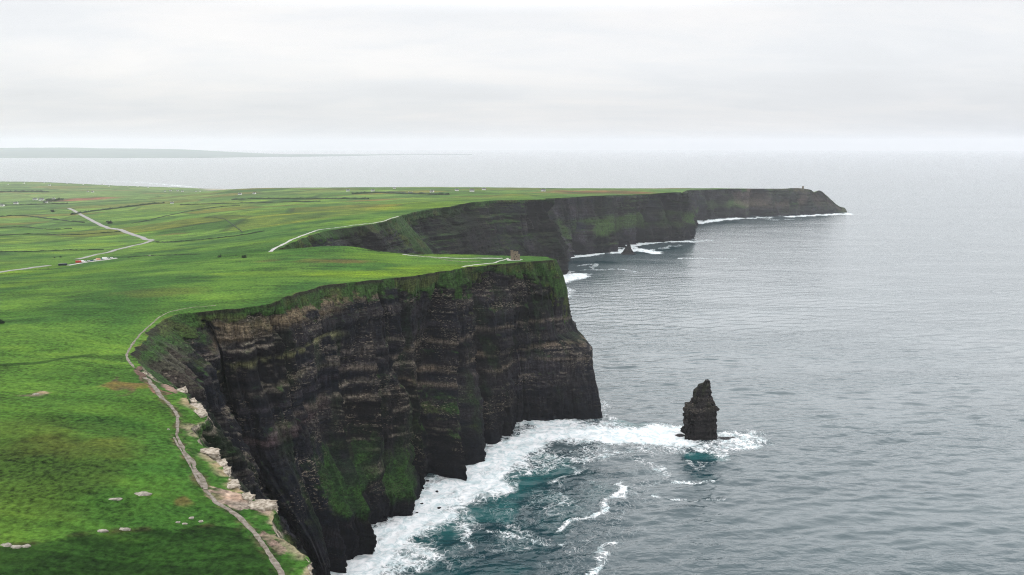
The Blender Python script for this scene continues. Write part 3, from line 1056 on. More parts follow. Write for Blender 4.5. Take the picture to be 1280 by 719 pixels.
def foam_masks():
    foam = np.zeros_like(SX)
    aer_shade = np.zeros_like(SX)
    sel = (np.abs(AA) < .8) & (RR > 500) & (RR < 9000)
    x, y = SX[sel], SY[sel]
    wx = x + (fbm(x / 30, y / 30, 3, 3) - .5) * 36
    wy = y + (fbm(x / 30, y / 30, 8, 3) - .5) * 36
    f = np.zeros_like(x)
    a = np.zeros_like(x)

    def stroke(pts, w, s, out='f', soft=.15):
        nonlocal f, a
        q = [tuple(P(px, py, 0)[:2]) for px, py in pts]
        dd = seg_dist(wx, wy, q)
        v = s * sstep(w, w * soft, dd)
        if out == 'f':
            f = np.maximum(f, v)
        else:
            a = np.maximum(a, v)
    # distance to the foot of the cliffs
    dmin = np.full(x.shape, 1e9)
    for i in range(0, len(base_line), 1):
        dmin = np.minimum(dmin, (wx - base_line[i, 0]) ** 2 + (wy - base_line[i, 1]) ** 2)
    dmin = np.sqrt(dmin)
    f = np.maximum(f, .62 * sstep(26, 4, dmin) * (.5 + .8 * fbm(x / 60, y / 60, 2, 2)))
    # heavy white water in the near bay
    stroke([(400, 745), (440, 705), (480, 680), (510, 655), (545, 625), (600, 605)], 50, .98, soft=.25)
    stroke([(600, 600), (618, 580), (640, 562), (672, 543), (720, 537)], 50, .98, soft=.25)
    stroke([(690, 538), (740, 541), (790, 543), (850, 545)], 56, 1.0, soft=.3)
    stroke([(850, 546), (895, 562), (925, 556), (940, 548)], 34, .68, soft=.2)
    stroke([(890, 545), (938, 546)], 26, .6, soft=.2)
    stroke([(640, 585), (690, 575), (740, 568), (800, 566), (850, 560)], 40, .55)
    stroke([(470, 719), (500, 700), (520, 690)], 40, .75)
    stroke([(540, 640), (575, 640), (590, 660)], 26, .5)
    stroke([(575, 630), (582, 650), (588, 672), (592, 690)], 7, .62)
    stroke([(640, 655), (700, 690), (720, 690)], 9, .45)
    stroke([(615, 668), (650, 672), (690, 685)], 6, .55)
    stroke([(690, 605), (715, 598), (725, 590), (700, 583)], 8, .62)
    stroke([(770, 608), (768, 628), (752, 640), (720, 654), (700, 660)], 10, .70)
    stroke([(725, 725), (745, 706), (755, 690), (765, 672)], 10, .64)
    stroke([(680, 640), (705, 625), (712, 600), (735, 585)], 9, .40)
    stroke([(780, 560), (800, 575), (830, 595)], 18, .45)
    stroke([(815, 620), (835, 626), (860, 622)], 7, .60)
    stroke([(840, 603), (870, 604), (895, 598)], 7, .60)
    stroke([(865, 580), (880, 588), (895, 580)], 9, .45)
    stroke([(875, 624), (905, 622)], 5, .5)
    stroke([(560, 700), (600, 690), (640, 680)], 40, .26)
    stroke([(640, 640), (720, 620), (800, 590)], 90, .24)
    stroke([(740, 700), (760, 650), (800, 610)], 60, .27)
    stroke([(690, 719), (730, 660), (770, 600)], 50, .24)
    # second bay, third face
    stroke([(690, 352), (706, 347), (720, 345)], 60, .95, soft=.4)
    stroke([(700, 358), (712, 362), (705, 372)], 30, .6)
    stroke([(712, 322), (745, 318), (790, 310)], 22, .95, soft=.4)
    stroke([(770, 316), (800, 312), (818, 316)], 40, .9, soft=.4)
    stroke([(790, 307), (820, 302), (866, 302)], 40, .9, soft=.4)
    stroke([(720, 332), (745, 330), (742, 336)], 12, .5)
    stroke([(735, 338), (770, 336), (795, 340)], 26, .40)
    stroke([(820, 312), (850, 306), (870, 306)], 26, .5)
    stroke([(850, 323), (880, 323), (918, 324)], 18, .62)
    stroke([(866, 303), (885, 300)], 34, .6)
    stroke([(870, 279), (895, 275.5), (925, 273)], 45, .95, soft=.4)
    stroke([(934, 273.4), (960, 272)], 36, .8, soft=.4)
    stroke([(985, 271), (1010, 269.7), (1040, 268.5), (1062, 267.5)], 44, .95, soft=.4)
    stroke([(960, 275), (1000, 274)], 44, .5)
    stroke([(1060, 268), (1080, 269)], 40, .5)
    # surf on the strand at the head of the far bay
    stroke([(125, 226), (160, 227.4), (200, 230), (225, 232.5), (240, 233.5)], 70, .6, soft=.3)
    stroke([(215, 226), (250, 226.5), (280, 225.5)], 60, .45)
    # aerated turquoise water; the wide weak strokes also paint in the cliff's shade
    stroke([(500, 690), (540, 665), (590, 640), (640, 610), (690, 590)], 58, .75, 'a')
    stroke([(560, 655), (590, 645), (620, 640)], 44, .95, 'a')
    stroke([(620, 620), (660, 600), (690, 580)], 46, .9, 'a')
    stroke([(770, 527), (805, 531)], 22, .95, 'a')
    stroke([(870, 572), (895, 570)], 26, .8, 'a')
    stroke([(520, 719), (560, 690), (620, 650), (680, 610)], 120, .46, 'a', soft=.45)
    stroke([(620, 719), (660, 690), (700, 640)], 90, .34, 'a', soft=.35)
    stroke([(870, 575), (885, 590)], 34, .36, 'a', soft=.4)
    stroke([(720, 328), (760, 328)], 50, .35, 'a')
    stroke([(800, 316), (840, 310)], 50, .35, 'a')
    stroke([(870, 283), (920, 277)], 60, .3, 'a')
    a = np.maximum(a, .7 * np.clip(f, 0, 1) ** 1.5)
    foam[sel], aer_shade[sel] = f, a
    return foam, aer_shade


foam, aer_shade = foam_masks()
SZ += np.clip(foam, 0, 1) * (fbm(SX / 9, SY / 9, 3, 3) - .3) * 1.6 * (RR < 2600)
sm_ = grid_mesh('sea', np.stack([SX, SY, SZ], -1), dict(foam=foam, aer_shade=aer_shade), flip=True)
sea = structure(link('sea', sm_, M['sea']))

# ------------------------------------------------------------------ far shore across the bay
hx = np.linspace(-32000, -1500, 260)
hy = np.linspace(21500, 31000, 90)
HX, HY = np.meshgrid(hx, hy, indexing='ij')
shore = 22300 + 1500 * (fbm(HX / 2600, 3.0, 0, 3) - .5) + sstep(-9000, -7000, HX) * 2600 + sstep(-6500, -3600, HX) * 5000
inl = HY - shore
HZ = np.clip(inl / 60.0, -20, 8) + 230 * np.clip(inl / 8500, 0, 1) ** 1.1 * sstep(-8300, -14500, HX) * (.8 + .4 * fbm(HX / 3000, HY / 2500, 5, 3)) + 22 * sstep(200, 3500, inl) * sstep(-5200, -8200, HX) * fbm(HX / 1400, HY / 900, 6, 3)
hm = NT('far_pasture')
vo = hm.n('ShaderNodeTexVoronoi')
hm.l(hm.pos((1 / 900, 1 / 500, 0), (0, 0, .2)), vo.inputs['Vector'])
vo.inputs['Scale'].default_value = 1.0
sp_ = hm.n('ShaderNodeSeparateColor')
hm.l(vo.outputs['Color'], sp_.inputs[0])
hm.col(hm.mixc(sp_.outputs[0], (.10, .14, .13), (.14, .185, .155)))  # pasture tones paled, taking some distance haze into the colour
structure(link('far_hills', grid_mesh('far_hills', np.stack([HX, HY, HZ], -1)), hm.m))

# ------------------------------------------------------------------ sea stacks and loose rocks


def stack_mesh(name, levels, half_depth, seed, n=96, m=150, mat=None, loc=(0, 0, 0), cuts=1.35, col_base=(.022, .019, .019)):
    """levels: (height, left, right) outline in metres; a round, bedded column with its own thickness"""
    lv = np.array(levels, float)
    z = np.linspace(lv[0, 0], lv[-1, 0], m)
    L, R = np.interp(z, lv[:, 0], lv[:, 1]), np.interp(z, lv[:, 0], lv[:, 2])
    th = np.linspace(0, 2 * math.pi, n + 1)
    Zg, Th = np.meshgrid(z, th, indexing='ij')
    ct, sn = np.cos(Th), np.sin(Th)
    sq = lambda v: np.sign(v) * np.abs(v) ** .42
    cxm, hw = (.5 * (L + R))[:, None], (.5 * (R - L))[:, None]
    lay = (np.floor(vnoise(Zg / 2.6, seed, 0.5) * 4) / 4 - .5) * 2.6 * cuts + (vnoise(Zg / .9, seed + 3, 1.5) - .5) * .9 * cuts
    nz = (fbm(ct * 2.4 + seed, sn * 2.4, Zg / 14, 4, .6) - .5) * 8 * cuts + (fbm(ct * 8 + seed, sn * 8, Zg / 2.5, 4, .6) - .5) * 4.2 * cuts
    nz = nz - 2.6 * sstep(.07, 0, np.abs(vnoise(Th * 2.2 + .3 * vnoise(Zg / 9, seed), Zg / 30, seed) - .5)) * cuts
    k = np.clip((hw / hw.max()), .3, 1)
    r = 1 + (lay + nz) * k / hw
    x = cxm + hw * sq(ct) * r
    y = half_depth * (hw / hw.max()) ** .8 * sq(sn) * r
    zz = Zg + (fbm(x / 4, y / 4, seed, 3) - .5) * 2.6 * cuts * np.linspace(.2, 1, m)[:, None]
    V = np.stack([x, y, zz], -1)
    capc = V[-1].mean(0)
    V = np.concatenate([V, (V[-1:] * .5 + capc * .5), np.broadcast_to(capc, (1, n + 1, 3))], 0)
    Zc = V[..., 2]
    band = fbm(Zc / 2.2, seed, V[..., 0] / 60, 4, .6)
    cb = np.array(col_base)
    col = mix(np.broadcast_to(cb * .35, V.shape), np.broadcast_to(cb * 1.3, V.shape), sstep(.38, .66, band))
    col = mix(col, np.array([.02, .022, .024]), sstep(.16, .04, (Zc - lv[0, 0]) / (lv[-1, 0] - lv[0, 0])))
    col = mix(col, np.array([.03, .036, .012]), .4 * sstep(.5, .7, fbm(V[..., 0] / 5, V[..., 1] / 5, Zc / 14, 3)) * sstep(.45, .8, (Zc - lv[0, 0]) / (lv[-1, 0] - lv[0, 0])))
    me = grid_mesh(name, V, dict(Col=col, speck=np.full(V.shape[:2], .7) * (Zc > lv[0, 0] + .2 * (lv[-1, 0] - lv[0, 0]))), smooth=False)
    o = link(name, me, mat or M['cliff'])
    o.location = loc
    return o


b0 = P(878, 551, 0)
mp = float(np.linalg.norm(b0 - np.array([0, 0, H]))) / 1000.0 / math.sqrt(1 + .238 ** 2 + .19 ** 2)
lev = []
for y, l, r in [(562, 857, 900), (553, 857, 899), (547, 855, 898), (541, 858, 897.5), (530, 858.5, 898), (518, 858, 897.5), (511.5, 859, 897.5), (510, 865.5, 896.5), (505, 867, 893.5), (498, 867.5, 891.5), (491, 868.5, 890), (488.5, 872.5, 889.5), (485, 873.5, 889.3), (483, 879, 889), (479.2, 881, 888.6)]:
    lev.append(((551 - y) * mp * 1.02, (l - 878) * mp + 1.2, (r - 878) * mp - 1.2))
tag(stack_mesh('sea_stack', lev, 15, 2.3, loc=tuple(b0 + np.array([0, 14, 0]))), 'tall dark layered sea stack standing in white foam off the near headland', 'sea stack', 'sea stacks below the cliffs')
b1 = P(783.5, 316.5, 0)
m1 = b1[1] / 1000.0
tag(stack_mesh('sea_stack', [(-4, -25, 27), (0, -23, 25), (8, -16, 17), (18, -9, 10), (28, -3, 7), (36, 0, 6), (41, 1.5, 4)], 15, 8.1, n=48, m=60, loc=tuple(b1 + np.array([0, -25, 0])), col_base=(.016, .016, .019), cuts=1.0),
    'small pointed dark sea stack in surf below the distant cliff face', 'sea stack', 'sea stacks below the cliffs')


def rock(name, loc, s, seed, mat, label, group, flat=.55, n=20, m=12):
    th = np.linspace(0, 2 * math.pi, n + 1)
    ph = np.linspace(-math.pi / 2, math.pi / 2, m)
    PH, TH = np.meshgrid(ph, th, indexing='ij')
    x, y, z = np.cos(PH) * np.cos(TH), np.cos(PH) * np.sin(TH), np.sin(PH)
    r = .55 + .95 * fbm(x * 1.5 + seed, y * 1.5, z * 1.5, 4, .6)
    r = np.round(r * 7) / 7 * .6 + r * .4
    V = np.stack([x * r * s[0], y * r * s[1], np.sign(z) * np.abs(z) ** .6 * r * s[2]], -1)
    V[:, -1] = V[:, 0]
    o = link(name, grid_mesh(name, V, smooth=False), mat)
    o.location = loc
    tag(o, label, 'rock', group)
    return o


# boulders awash at the foot of the cliff
for k, (px, py, s, lab) in enumerate([
    (515.5, 609, 4.4, 'largest dark boulder awash in the white surf below the cliff'),
    (500, 616, 1.6, 'small dark boulder just left of the largest one in the surf'),
    (534, 602, 1.8, 'dark boulder nearest the cliff foot right of the largest one'),
    (527, 631, 1.7, 'outer dark boulder in the surf nearest the open water'),
    (549, 636, 1.7, 'dark boulder in the surf farthest right at the edge of turquoise water'),
    (521, 642, 1.4, 'small dark boulder lowest in the surf below the outer one'),
    (546, 615, 1.4, 'small dark boulder in the surf right of the largest one')]):
    c = P(px, py, 0.0)
    rock('boulder', (c[0], c[1], .3), (s, s * .9, s * .8), 3 + k * 5, M['dark_rock'], lab, 'boulders in the surf')
for k, (px, py, s, lab) in enumerate([(851, 545, (7, 4, 1.4), 'low dark reef just left of the tall sea stack'), (912, 549, (14, 5, 1.3), 'low reddish reef reaching right from the tall sea stack')]):
    c = P(px, py, 0.0)
    rock('reef', (c[0], c[1], .2), s, 31 + k * 3, M['dark_rock'], lab, 'reefs round the sea stack')['category'] = 'reef'

# pale rocks lying in the pasture
for k, (px, py, s, lab) in enumerate([
    (178, 617.5, (4.6, 2.3, .9), 'broad pale flat rock lying alone in the green pasture'),
    (142, 624, (4.2, 1.2, .5), 'thin low grey rock left of the broad pale flat one'),
    (129, 664, (2.6, 1.2, .9), 'pale rock in the middle of the low scarp'),
    (155, 662, (2.7, 1.2, .9), 'pale rock on the low scarp right of the middle one'),
    (239, 648, (1.3, 1.0, .8), 'small pale upright rock topmost of the right scarp cluster'),
    (251, 652, (1.2, .9, .7), 'pale rock farthest right on the low scarp'),
    (231, 655, (1.5, .8, .6), 'pale low rock below the upright one on the scarp'),
    (222, 653, (1.2, .7, .5), 'small grey rock leftmost of the right scarp cluster'),
    (8, 682, (2.6, 1.5, 1.0), 'grey rock at the left end of the low scarp'),
    (20, 684, (2.4, 1.4, 1.0), 'grey rock beside dark turf near the left frame edge'),
    (33, 683, (2.2, 1.3, .8), 'brown grey rock third along the scarp from the left edge'),
    (45, 493, (2.2, 1.2, .6), 'pinkish rock in a bare patch of the upper pasture'),
    (210.5, 537, (.8, .8, .8), 'small white stone beside the cliff path'),
    (187, 319.5, (3.0, 1.8, 1.4), 'small white rock by the field line left of the hump'),
]):
    c = GP(px, py)
    if c is None:
        continue
    s = (s[0] * .75, s[1] * .8, s[2] * .8)
    rock('field_rock', (c.x, c.y, c.z - s[2] * .3), s, 53 + k * 7, M['field_stone'], lab, 'rocks in the pasture')

# ------------------------------------------------------------------ slabs of pale rock breaking out at the near rim


def ledge(poly, zt, th, seed, label):
    """broken bedding slab: outline on the ground, real thickness, chipped sides"""
    g0 = GP(sum(p[0] for p in poly) / len(poly), sum(p[1] for p in poly) / len(poly))
    zt = g0.z + .25 if g0 is not None and abs(g0.z - zt) < 12 else zt
    mx, my = sum(p[0] for p in poly) / len(poly), sum(p[1] for p in poly) / len(poly)
    pts = [P(mx + (x - mx) * 1.16, my + (y - my) * 1.1, zt) for x, y in poly]
    den = []
    for i in range(len(pts)):
        a, b = pts[i], pts[(i + 1) % len(pts)]
        n = max(2, int(np.linalg.norm(b - a) / .9))
        for k in range(n):
            den.append(a + (b - a) * k / n)
    den = np.array(den)
    c = den.mean(0)
    rows = []
    nl = 7
    for j in range(nl):
        t = j / (nl - 1)
        jit = (fbm(den[:, 0] / 1.8 + seed, den[:, 1] / 1.8, j * 2.3, 4, .6) - .5) * 3.4
        dirv = den[:, :2] - c[:2]
        dl = np.linalg.norm(dirv, axis=1, keepdims=True) + 1e-6
        step = (-.55 if j % 2 else .05)
        q = den[:, :2] + dirv / dl * (jit[:, None] + step)
        zz = den[:, 2] - .55 - th * (1 - t) + (fbm(den[:, 0] / 3, den[:, 1] / 3, seed + t, 2) - .5) * .8
        rows.append(np.column_stack([q, zz]))
    top = rows[-1]
    for f in (.75, .45, .2, .02):
        q = c + (top - c) * f
        q[:, 2] = top[:, 2].mean() + (top[:, 2] - top[:, 2].mean()) * f + (fbm(q[:, 0] / 2.2, q[:, 1] / 2.2, seed, 3) - .5) * 1.1
        rows.append(q)
    V = np.array(rows)
    V = np.concatenate([V, V[:, :1]], 1)
    o = link('rock_ledge', grid_mesh('rock_ledge', V, smooth=False, flip=True), M['pale_rock'])
    return tag(o, label, 'rock ledge', 'pale rock ledges on the cliff rim')


ledge([(312, 626), (330, 622), (344, 625), (343, 630), (330, 634), (316, 634)], 198.2, 3.2, 1, 'pale flat ledge jutting out where the footpath meets the cliff edge')
ledge([(256, 583), (268, 576), (280, 572), (283, 577), (276, 582), (287, 582), (284, 588), (277, 592), (270, 592), (266, 587)], 200.5, 4.0, 2, 'largest jagged pale ledge of stacked slabs above the footpath bend')
ledge([(270, 601), (282, 597), (296, 598), (297, 606), (286, 609), (274, 607)], 199.6, 3.0, 3, 'blocky pale ledge below the largest jagged one')
ledge([(304, 615), (312, 614), (318, 618), (312, 622), (304, 620)], 198.8, 2.6, 4, 'small pale ledge just above the jutting flat one')
ledge([(252, 560), (264, 558), (272, 559), (272, 566), (262, 566), (253, 563)], 201.3, 3.2, 5, 'square pale ledge alone on the rim above the largest one')
ledge([(230, 505), (240, 503), (250, 504), (254, 510), (258, 515), (250, 519), (243, 513), (232, 509)], 204.6, 3.6, 6, 'wedge shaped pale ledge at the upper path bend')
ledge([(219, 487), (226, 484), (231, 482), (233, 486), (228, 490), (220, 490)], 203.2, 1.6, 7, 'white broken ledge at the mouth of the shale bowl')
ledge([(237, 497), (243, 496), (246, 500), (240, 502)], 204.0, 1.6, 8, 'smallest pale ledge between the shale bowl and the wedge')
ledge([(386, 700), (380, 694), (376, 700), (382, 708), (380, 716), (386, 718), (389, 708)], 195.6, 3.2, 9, 'cream coloured ledge at the lower tip of the near rim')
ledge([(361, 683), (370, 686), (374, 692), (368, 694), (362, 690)], 196.2, 2.6, 10, 'yellowish ledge on the grassy tip above the cream one')

# ------------------------------------------------------------------ roads and paths


def catmull(pts, n=14):
    pts = [np.array(p, float) for p in pts]
    out = []
    for i in range(len(pts) - 1):
        p0, p1, p2, p3 = pts[max(i - 1, 0)], pts[i], pts[i + 1], pts[min(i + 2, len(pts) - 1)]
        for k in range(n):
            t = k / n
            out.append(.5 * ((2 * p1) + (p2 - p0) * t + (2 * p0 - 5 * p1 + 4 * p2 - p3) * t * t + (3 * p1 - p0 - 3 * p2 + p3) * t ** 3))
    out.append(pts[-1])
    return np.array(out)


def strip(name, px, w, mat, lift=.18, rough=.0, n=14, sharp=False):
    g = [GP(*p) for p in px]
    g = [(p.x, p.y) for p in g if p is not None]
    if len(g) < 2:
        print('STRIP LOST', name, px)
        return None
    q = catmull(g, n)
    if sharp:
        q = np.concatenate([np.array(g[i]) + (np.array(g[i + 1]) - np.array(g[i])) * np.arange(n)[:, None] / n for i in range(len(g) - 1)] + [np.array(g[-1:])])
    t = np.gradient(q, axis=0)
    t /= np.linalg.norm(t, axis=1, keepdims=True) + 1e-9
    nr = np.stack([-t[:, 1], t[:, 0]], 1)
    wl = w * .5 * (1 + rough * (fbm(q[:, 0] / 6, q[:, 1] / 6, 1, 3) - .5) * 2)
    wr_ = w * .5 * (1 + rough * (fbm(q[:, 0] / 6, q[:, 1] / 6, 7, 3) - .5) * 2)
    rows = []
    for side, dz in ((-1.02, -.9), (-1, 0), (-.33, .03), (.33, .03), (1, 0), (1.02, -.9)):
        ww = (wl if side < 0 else wr_)
        p = q + nr * (ww * side)[:, None]
        z = np.array([GZ(a, b) for a, b in p]) + lift + dz
        rows.append(np.column_stack([p, z]))
    V = np.stack(rows, 1)
    return structure(link(name, grid_mesh(name, V, smooth=False), mat))


cut = lambda pts: [(x, y) for x, y in pts]
strip('road', cut([(-30, 342), (0, 340.5), (30, 336.5), (62, 332)]), 9, M['road'], .5, sharp=True)
strip('road', cut([(96, 324.5), (120, 318.5), (145, 312.5), (170, 306.5), (190, 301)]), 9, M['road'], .5, sharp=True)
strip('road', cut([(190, 301), (178, 297), (160, 291.5), (140, 286), (120, 278.5), (108, 272), (96, 265.5), (86, 260.5)]), 11, M['road'], .7, sharp=True)
strip('road', cut([(84, 332), (96, 330), (120, 326.5), (146, 323)]), 9, M['flag'], .35)
# footpaths along the near rim
strip('footpath', PATHS_NEAR[0], 1.9, M['path'], .16, .8)
strip('footpath', PATHS_NEAR[1], 1.7, M['path'], .16, .9)
strip('footpath', PATHS_NEAR[2], .9, M['path'], .18, .9)
strip('footpath', PATHS_NEAR[3], 2.0, M['path'], .18, .9)
strip('footpath', [(188, 478), (184, 470), (180, 462)], 1.6, M['path'], .22, .6)
strip('footpath', [(168, 460), (160, 450), (159, 441), (168, 427), (180, 414), (192, 403), (203, 394.5), (216, 389), (240, 384.5), (270, 382)], 1.3, M['path'], .12, .95)
# surfaced paths beyond
strip('footpath', [(338, 315), (343, 311), (352, 306.5), (364, 300), (374, 296), (385, 292), (398, 287.5)], 5.0, M['flag'], .35, .2)
strip('footpath', [(398, 287.5), (420, 284.8), (450, 281), (478, 277), (492, 273.5), (498, 270.5)], 3.2, M['flag'], .35, .3)
strip('footpath', [(470, 312), (488, 313.5), (504, 318), (525, 320.5), (555, 322.3), (590, 323.2), (628, 323)], 3.4, M['flag'], .35, .2)
strip('footpath', [(578, 334), (592, 331.5), (606, 330), (617, 329), (626, 326), (635, 323)], 2.4, M['flag'], .35, .2)
strip('footpath', [(520, 320), (560, 325.5), (600, 327.5)], 1.4, M['path'], .3, .3)
strip('footpath', [(618, 251.6), (630, 251.3), (642, 251.1)], 14, M['flag'], 1.0, .1)
strip('footpath', [(540, 262), (556, 259.2), (570, 257)], 5, M['flag'], .7, .2)
strip('track', [(190, 301), (215, 303.5), (240, 302), (265, 299.5), (290, 296), (310, 293)], 2.2, M['hedge'], .3, .4)

# ------------------------------------------------------------------ towers
tb = GP(643.5, 325.2)
tower = empty('stone_tower', (tb.x, tb.y, tb.z), .2)
tower.scale = (.88, .88, .95)
tag(tower, 'round brown stone lookout tower with battlements on the near headland', 'tower')
base = MB().lathe([(11.5, -1.5), (11.5, .35), (10.5, .4)], n=40).build('terrace', M['flag'], tower)
w = MB()
w.lathe([(5.0, 0), (4.7, 1.5), (4.6, 9.6), (4.95, 9.9), (4.95, 10.6), (4.3, 10.6), (4.3, 9.9)], n=36)
for k in range(12):
    a = 2 * math.pi * k / 12
    w.box((4.62 * math.cos(a), 4.62 * math.sin(a), 11.05), (.62, 1.35, 1.0), a)
w.build('wall', M['tower_stone'], tower)
tq = MB().lathe([(2.0, 0), (1.9, 11.5), (2.1, 11.8), (2.1, 12.6), (1.6, 12.6), (1.6, 12.0)], c=(-3.9, 1.6), n=20)
for k in range(6):
    a = 2 * math.pi * k / 6
    tq.box((-3.9 + 1.86 * math.cos(a), 1.6 + 1.86 * math.sin(a), 12.95), (.45, .9, .8), a)
tq.build('turret', M['tower_stone'], tower)
MB().box((5.4, -1.0, 3.6), (3.2, 4.6, 7.2)).box((5.4, -1.0, 7.6), (3.4, 4.8, .8)).build('annex', M['tower_stone'], tower)
MB().box((-1.2, -4.72, 1.3), (1.3, .5, 2.6), -.25).build('door', M['dark_opening'], tower)
for a, z in ((-2.0, 5.2), (-1.2, 5.2), (-1.6, 8.0)):
    MB().box((4.6 * math.cos(a), 4.6 * math.sin(a), z), (.4, .8, 1.6), a).build('window', M['dark_opening'], tower)

sb = GP(1003.6, 236.6) or Vector(P(1004, 236, 124))
sig = empty('signal_tower', (sb.x, sb.y, sb.z - 1.0), .4)
tag(sig, 'tiny square ruined signal tower on the farthest headland against the sky', 'tower')
MB().box((0, 0, 7), (7.5, 7.5, 16), top=.9).build('wall', M['tower_stone'], sig)
MB().box((-2.2, 0, 16.0), (2.2, 5.5, 2.4)).box((2.3, -1.0, 15.6), (1.6, 3.4, 1.6)).build('battlement', M['tower_stone'], sig)
MB().box((0, -3.7, 4.5), (1.2, .4, 2.2)).build('window', M['dark_opening'], sig)

# ------------------------------------------------------------------ vehicles on the gravel lay-by


def car(paint, L=4.4, Wd=1.8, Hh=1.5, van=False):
    root = empty('parked_van' if van else 'parked_car', (0, 0, 0))
    b = MB()
    hl = L / 2
    if van:
        pr = [(-hl, .35), (hl, .35), (hl, .95), (hl - .5, 1.15), (hl - 1.1, Hh), (-hl, Hh)]
    else:
        pr = [(-hl, .32), (hl, .32), (hl, .72), (hl - .95, .92), (hl - 1.7, Hh), (-hl + .75, Hh), (-hl + .1, .95)]
    b.prism([(x, -Wd / 2, z) for x, z in pr], (0, Wd, 0))
    b.build('body', M['paint_' + paint], root, bevel=.06)
    g = MB()
    if van:
        g.box((hl - 1.15, 0, Hh * .72), (.5, Wd + .02, Hh * .26))
    else:
        g.box((-.25, 0, Hh * .8), (L * .42, Wd + .02, Hh * .2))
    g.build('side_window', M['glass'], root)
    for sx in (-1, 1):
        for sy in (-1, 1):
            wv = MB()
            n = 14
            cx_, cy_ = sx * L * .31, sy * (Wd / 2 - .1)
            wv.prism([(cx_ + .33 * math.cos(2 * math.pi * k / n), cy_ - .11, .33 + .33 * math.sin(2 * math.pi * k / n)) for k in range(n)], (0, .22, 0))
            wv.build('wheel', M['tyre'], root)
    return root


row = [('red', True, 8.5, 3.2, 'red van parked first at the left end of the gravel lay-by'),
       ('white', True, 7.4, 2.9, 'white van parked beside the red van'),
       ('white', False, 4.4, 1.5, 'white car parked second right of the red van'),
       ('silver', False, 4.4, 1.5, 'silver car parked between the white car and the navy car'),
       ('navy', False, 4.6, 1.6, 'navy blue car in the middle of the parked row'),
       ('white', False, 4.3, 1.5, 'white car parked between the navy car and the peach van'),
       ('peach', True, 7.0, 2.8, 'peach coloured van parked in the row'),
       ('teal', False, 4.4, 1.5, 'teal car parked right of the peach van'),
       ('white', True, 7.6, 2.9, 'white van parked right of the teal car'),
       ('silver', False, 4.4, 1.5, 'silver car parked between the last two white vehicles'),
       ('white', False, 4.4, 1.5, 'white car parked last at the right end of the lay-by')]
for k, (pc, van, L, hh, lab) in enumerate(row):
    f = k / (len(row) - 1)
    q = GP(98.5 + 41 * f, 328.8 - 5.6 * f)
    c = car(pc, L, 2.4 if van else 1.85, hh, van)
    c.location = (q.x, q.y, GZ(q.x, q.y) + .42)
    c.rotation_euler = (0, 0, .55 + random.uniform(-.15, .15))
    tag(c, lab, 'van' if van else 'car', 'vehicles parked in the lay-by')
q = GP(78.5, 332.2)
co = empty('parked_coach', (q.x, q.y, q.z + .05), .45)
tag(co, 'dark blue coach stopped at the roadside apart from the parked row', 'coach')
MB().box((0, 0, 1.85), (11.5, 2.5, 2.7), top=.97).build('body', M['paint_dark_blue'], co, bevel=.12)
MB().box((0, 0, 2.3), (10.2, 2.56, .9)).build('side_window', M['glass'], co)
for sx in (-3.6, 3.4):
    for sy in (-1.1, 1.1):
        MB().prism([(sx + .5 * math.cos(2 * math.pi * j / 16), sy - .15, .5 + .5 * math.sin(2 * math.pi * j / 16)) for j in range(16)], (0, .3, 0)).build('wheel', M['tyre'], co)

# ------------------------------------------------------------------ houses


def make_house(L=13, Wd=7.5, hw=3.2, hr=3.2):
    root = empty('cottage', (0, 0, 0))
    w = MB()
    w.prism([(-L / 2, -Wd / 2, -1.0), (-L / 2, Wd / 2, -1.0), (-L / 2, Wd / 2, hw), (-L / 2, 0, hw + hr - .15), (-L / 2, -Wd / 2, hw)], (L, 0, 0))
    w.build('wall', M['render_white'], root)
    r = MB()
    for s in (-1, 1):
        r.prism([(-L / 2 - .3, s * (Wd / 2 + .4), hw - .3), (-L / 2 - .3, 0, hw + hr), (-L / 2 - .3, 0, hw + hr + .25), (-L / 2 - .3, s * (Wd / 2 + .4), hw)], (L + .6, 0, 0))
    rf = r.build('roof', M['slate'], root)
    for x in (-L / 2 + .7, L / 2 - .7):
        MB().box((x, 0, hw + hr + .5), (.9, .7, 1.4)).build('chimney', M['render_white'], rf)
    for x in (-4, 3.6):
        MB().box((x, -Wd / 2, 1.7), (1.1, .12, 1.2)).build('window', M['glass'], root)
    MB().box((0, -Wd / 2, 1.05), (1.0, .12, 2.1)).build('door', M['dark_opening'], root)
    return root


proto = make_house()
hs = [
    (44, 250.2, 1.5, 0.1, 'white farmhouse at the left of the farm beside dark trees', None),
    (52, 250.6, 1.7, .3, 'long white farm building between the farmhouse and the dark trees', None),
    (58, 253.5, 1.0, .2, 'small white shed in front of the farm trees', None),
    (67, 249, 1.1, .2, 'white gable showing among the dark farm trees', None),
    (20, 255, 1.4, .1, 'pale cottage pair left of the farm by the field edge', None),
    (3, 258, 1.4, -.2, 'pale cottage at the left frame edge near the road', None),
    (215, 254.6, 1.0, .4, 'small bright white cottage alone on the ridge field', None),
    (679, 239.2, 1.3, 0, 'lone white cottage on the brown moor above the far cliffs', None),
]
farp = [(10, 231), (30, 229.5), (55, 229), (62, 232), (84, 230), (92, 230), (104, 231), (110, 240), (116, 240.5), (128, 231.5), (136, 233), (147, 231), (160, 233), (172, 233.5), (185, 234.5), (206, 239.5), (213, 239), (222, 239), (228, 239.8), (245, 239.6), (250, 239.4), (300, 243.5), (318, 242.6), (435, 239.2), (466, 239.2), (493, 236), (513, 242.5), (571, 238.6), (590, 239.5), (540, 240.5), (605, 237.6)]
for px, py in farp:
    hs.append((px, py, random.uniform(.8, 1.3), random.uniform(-.5, .5), 'tiny pale house scattered in the far hazy fields', 'distant houses in the fields'))
first = True
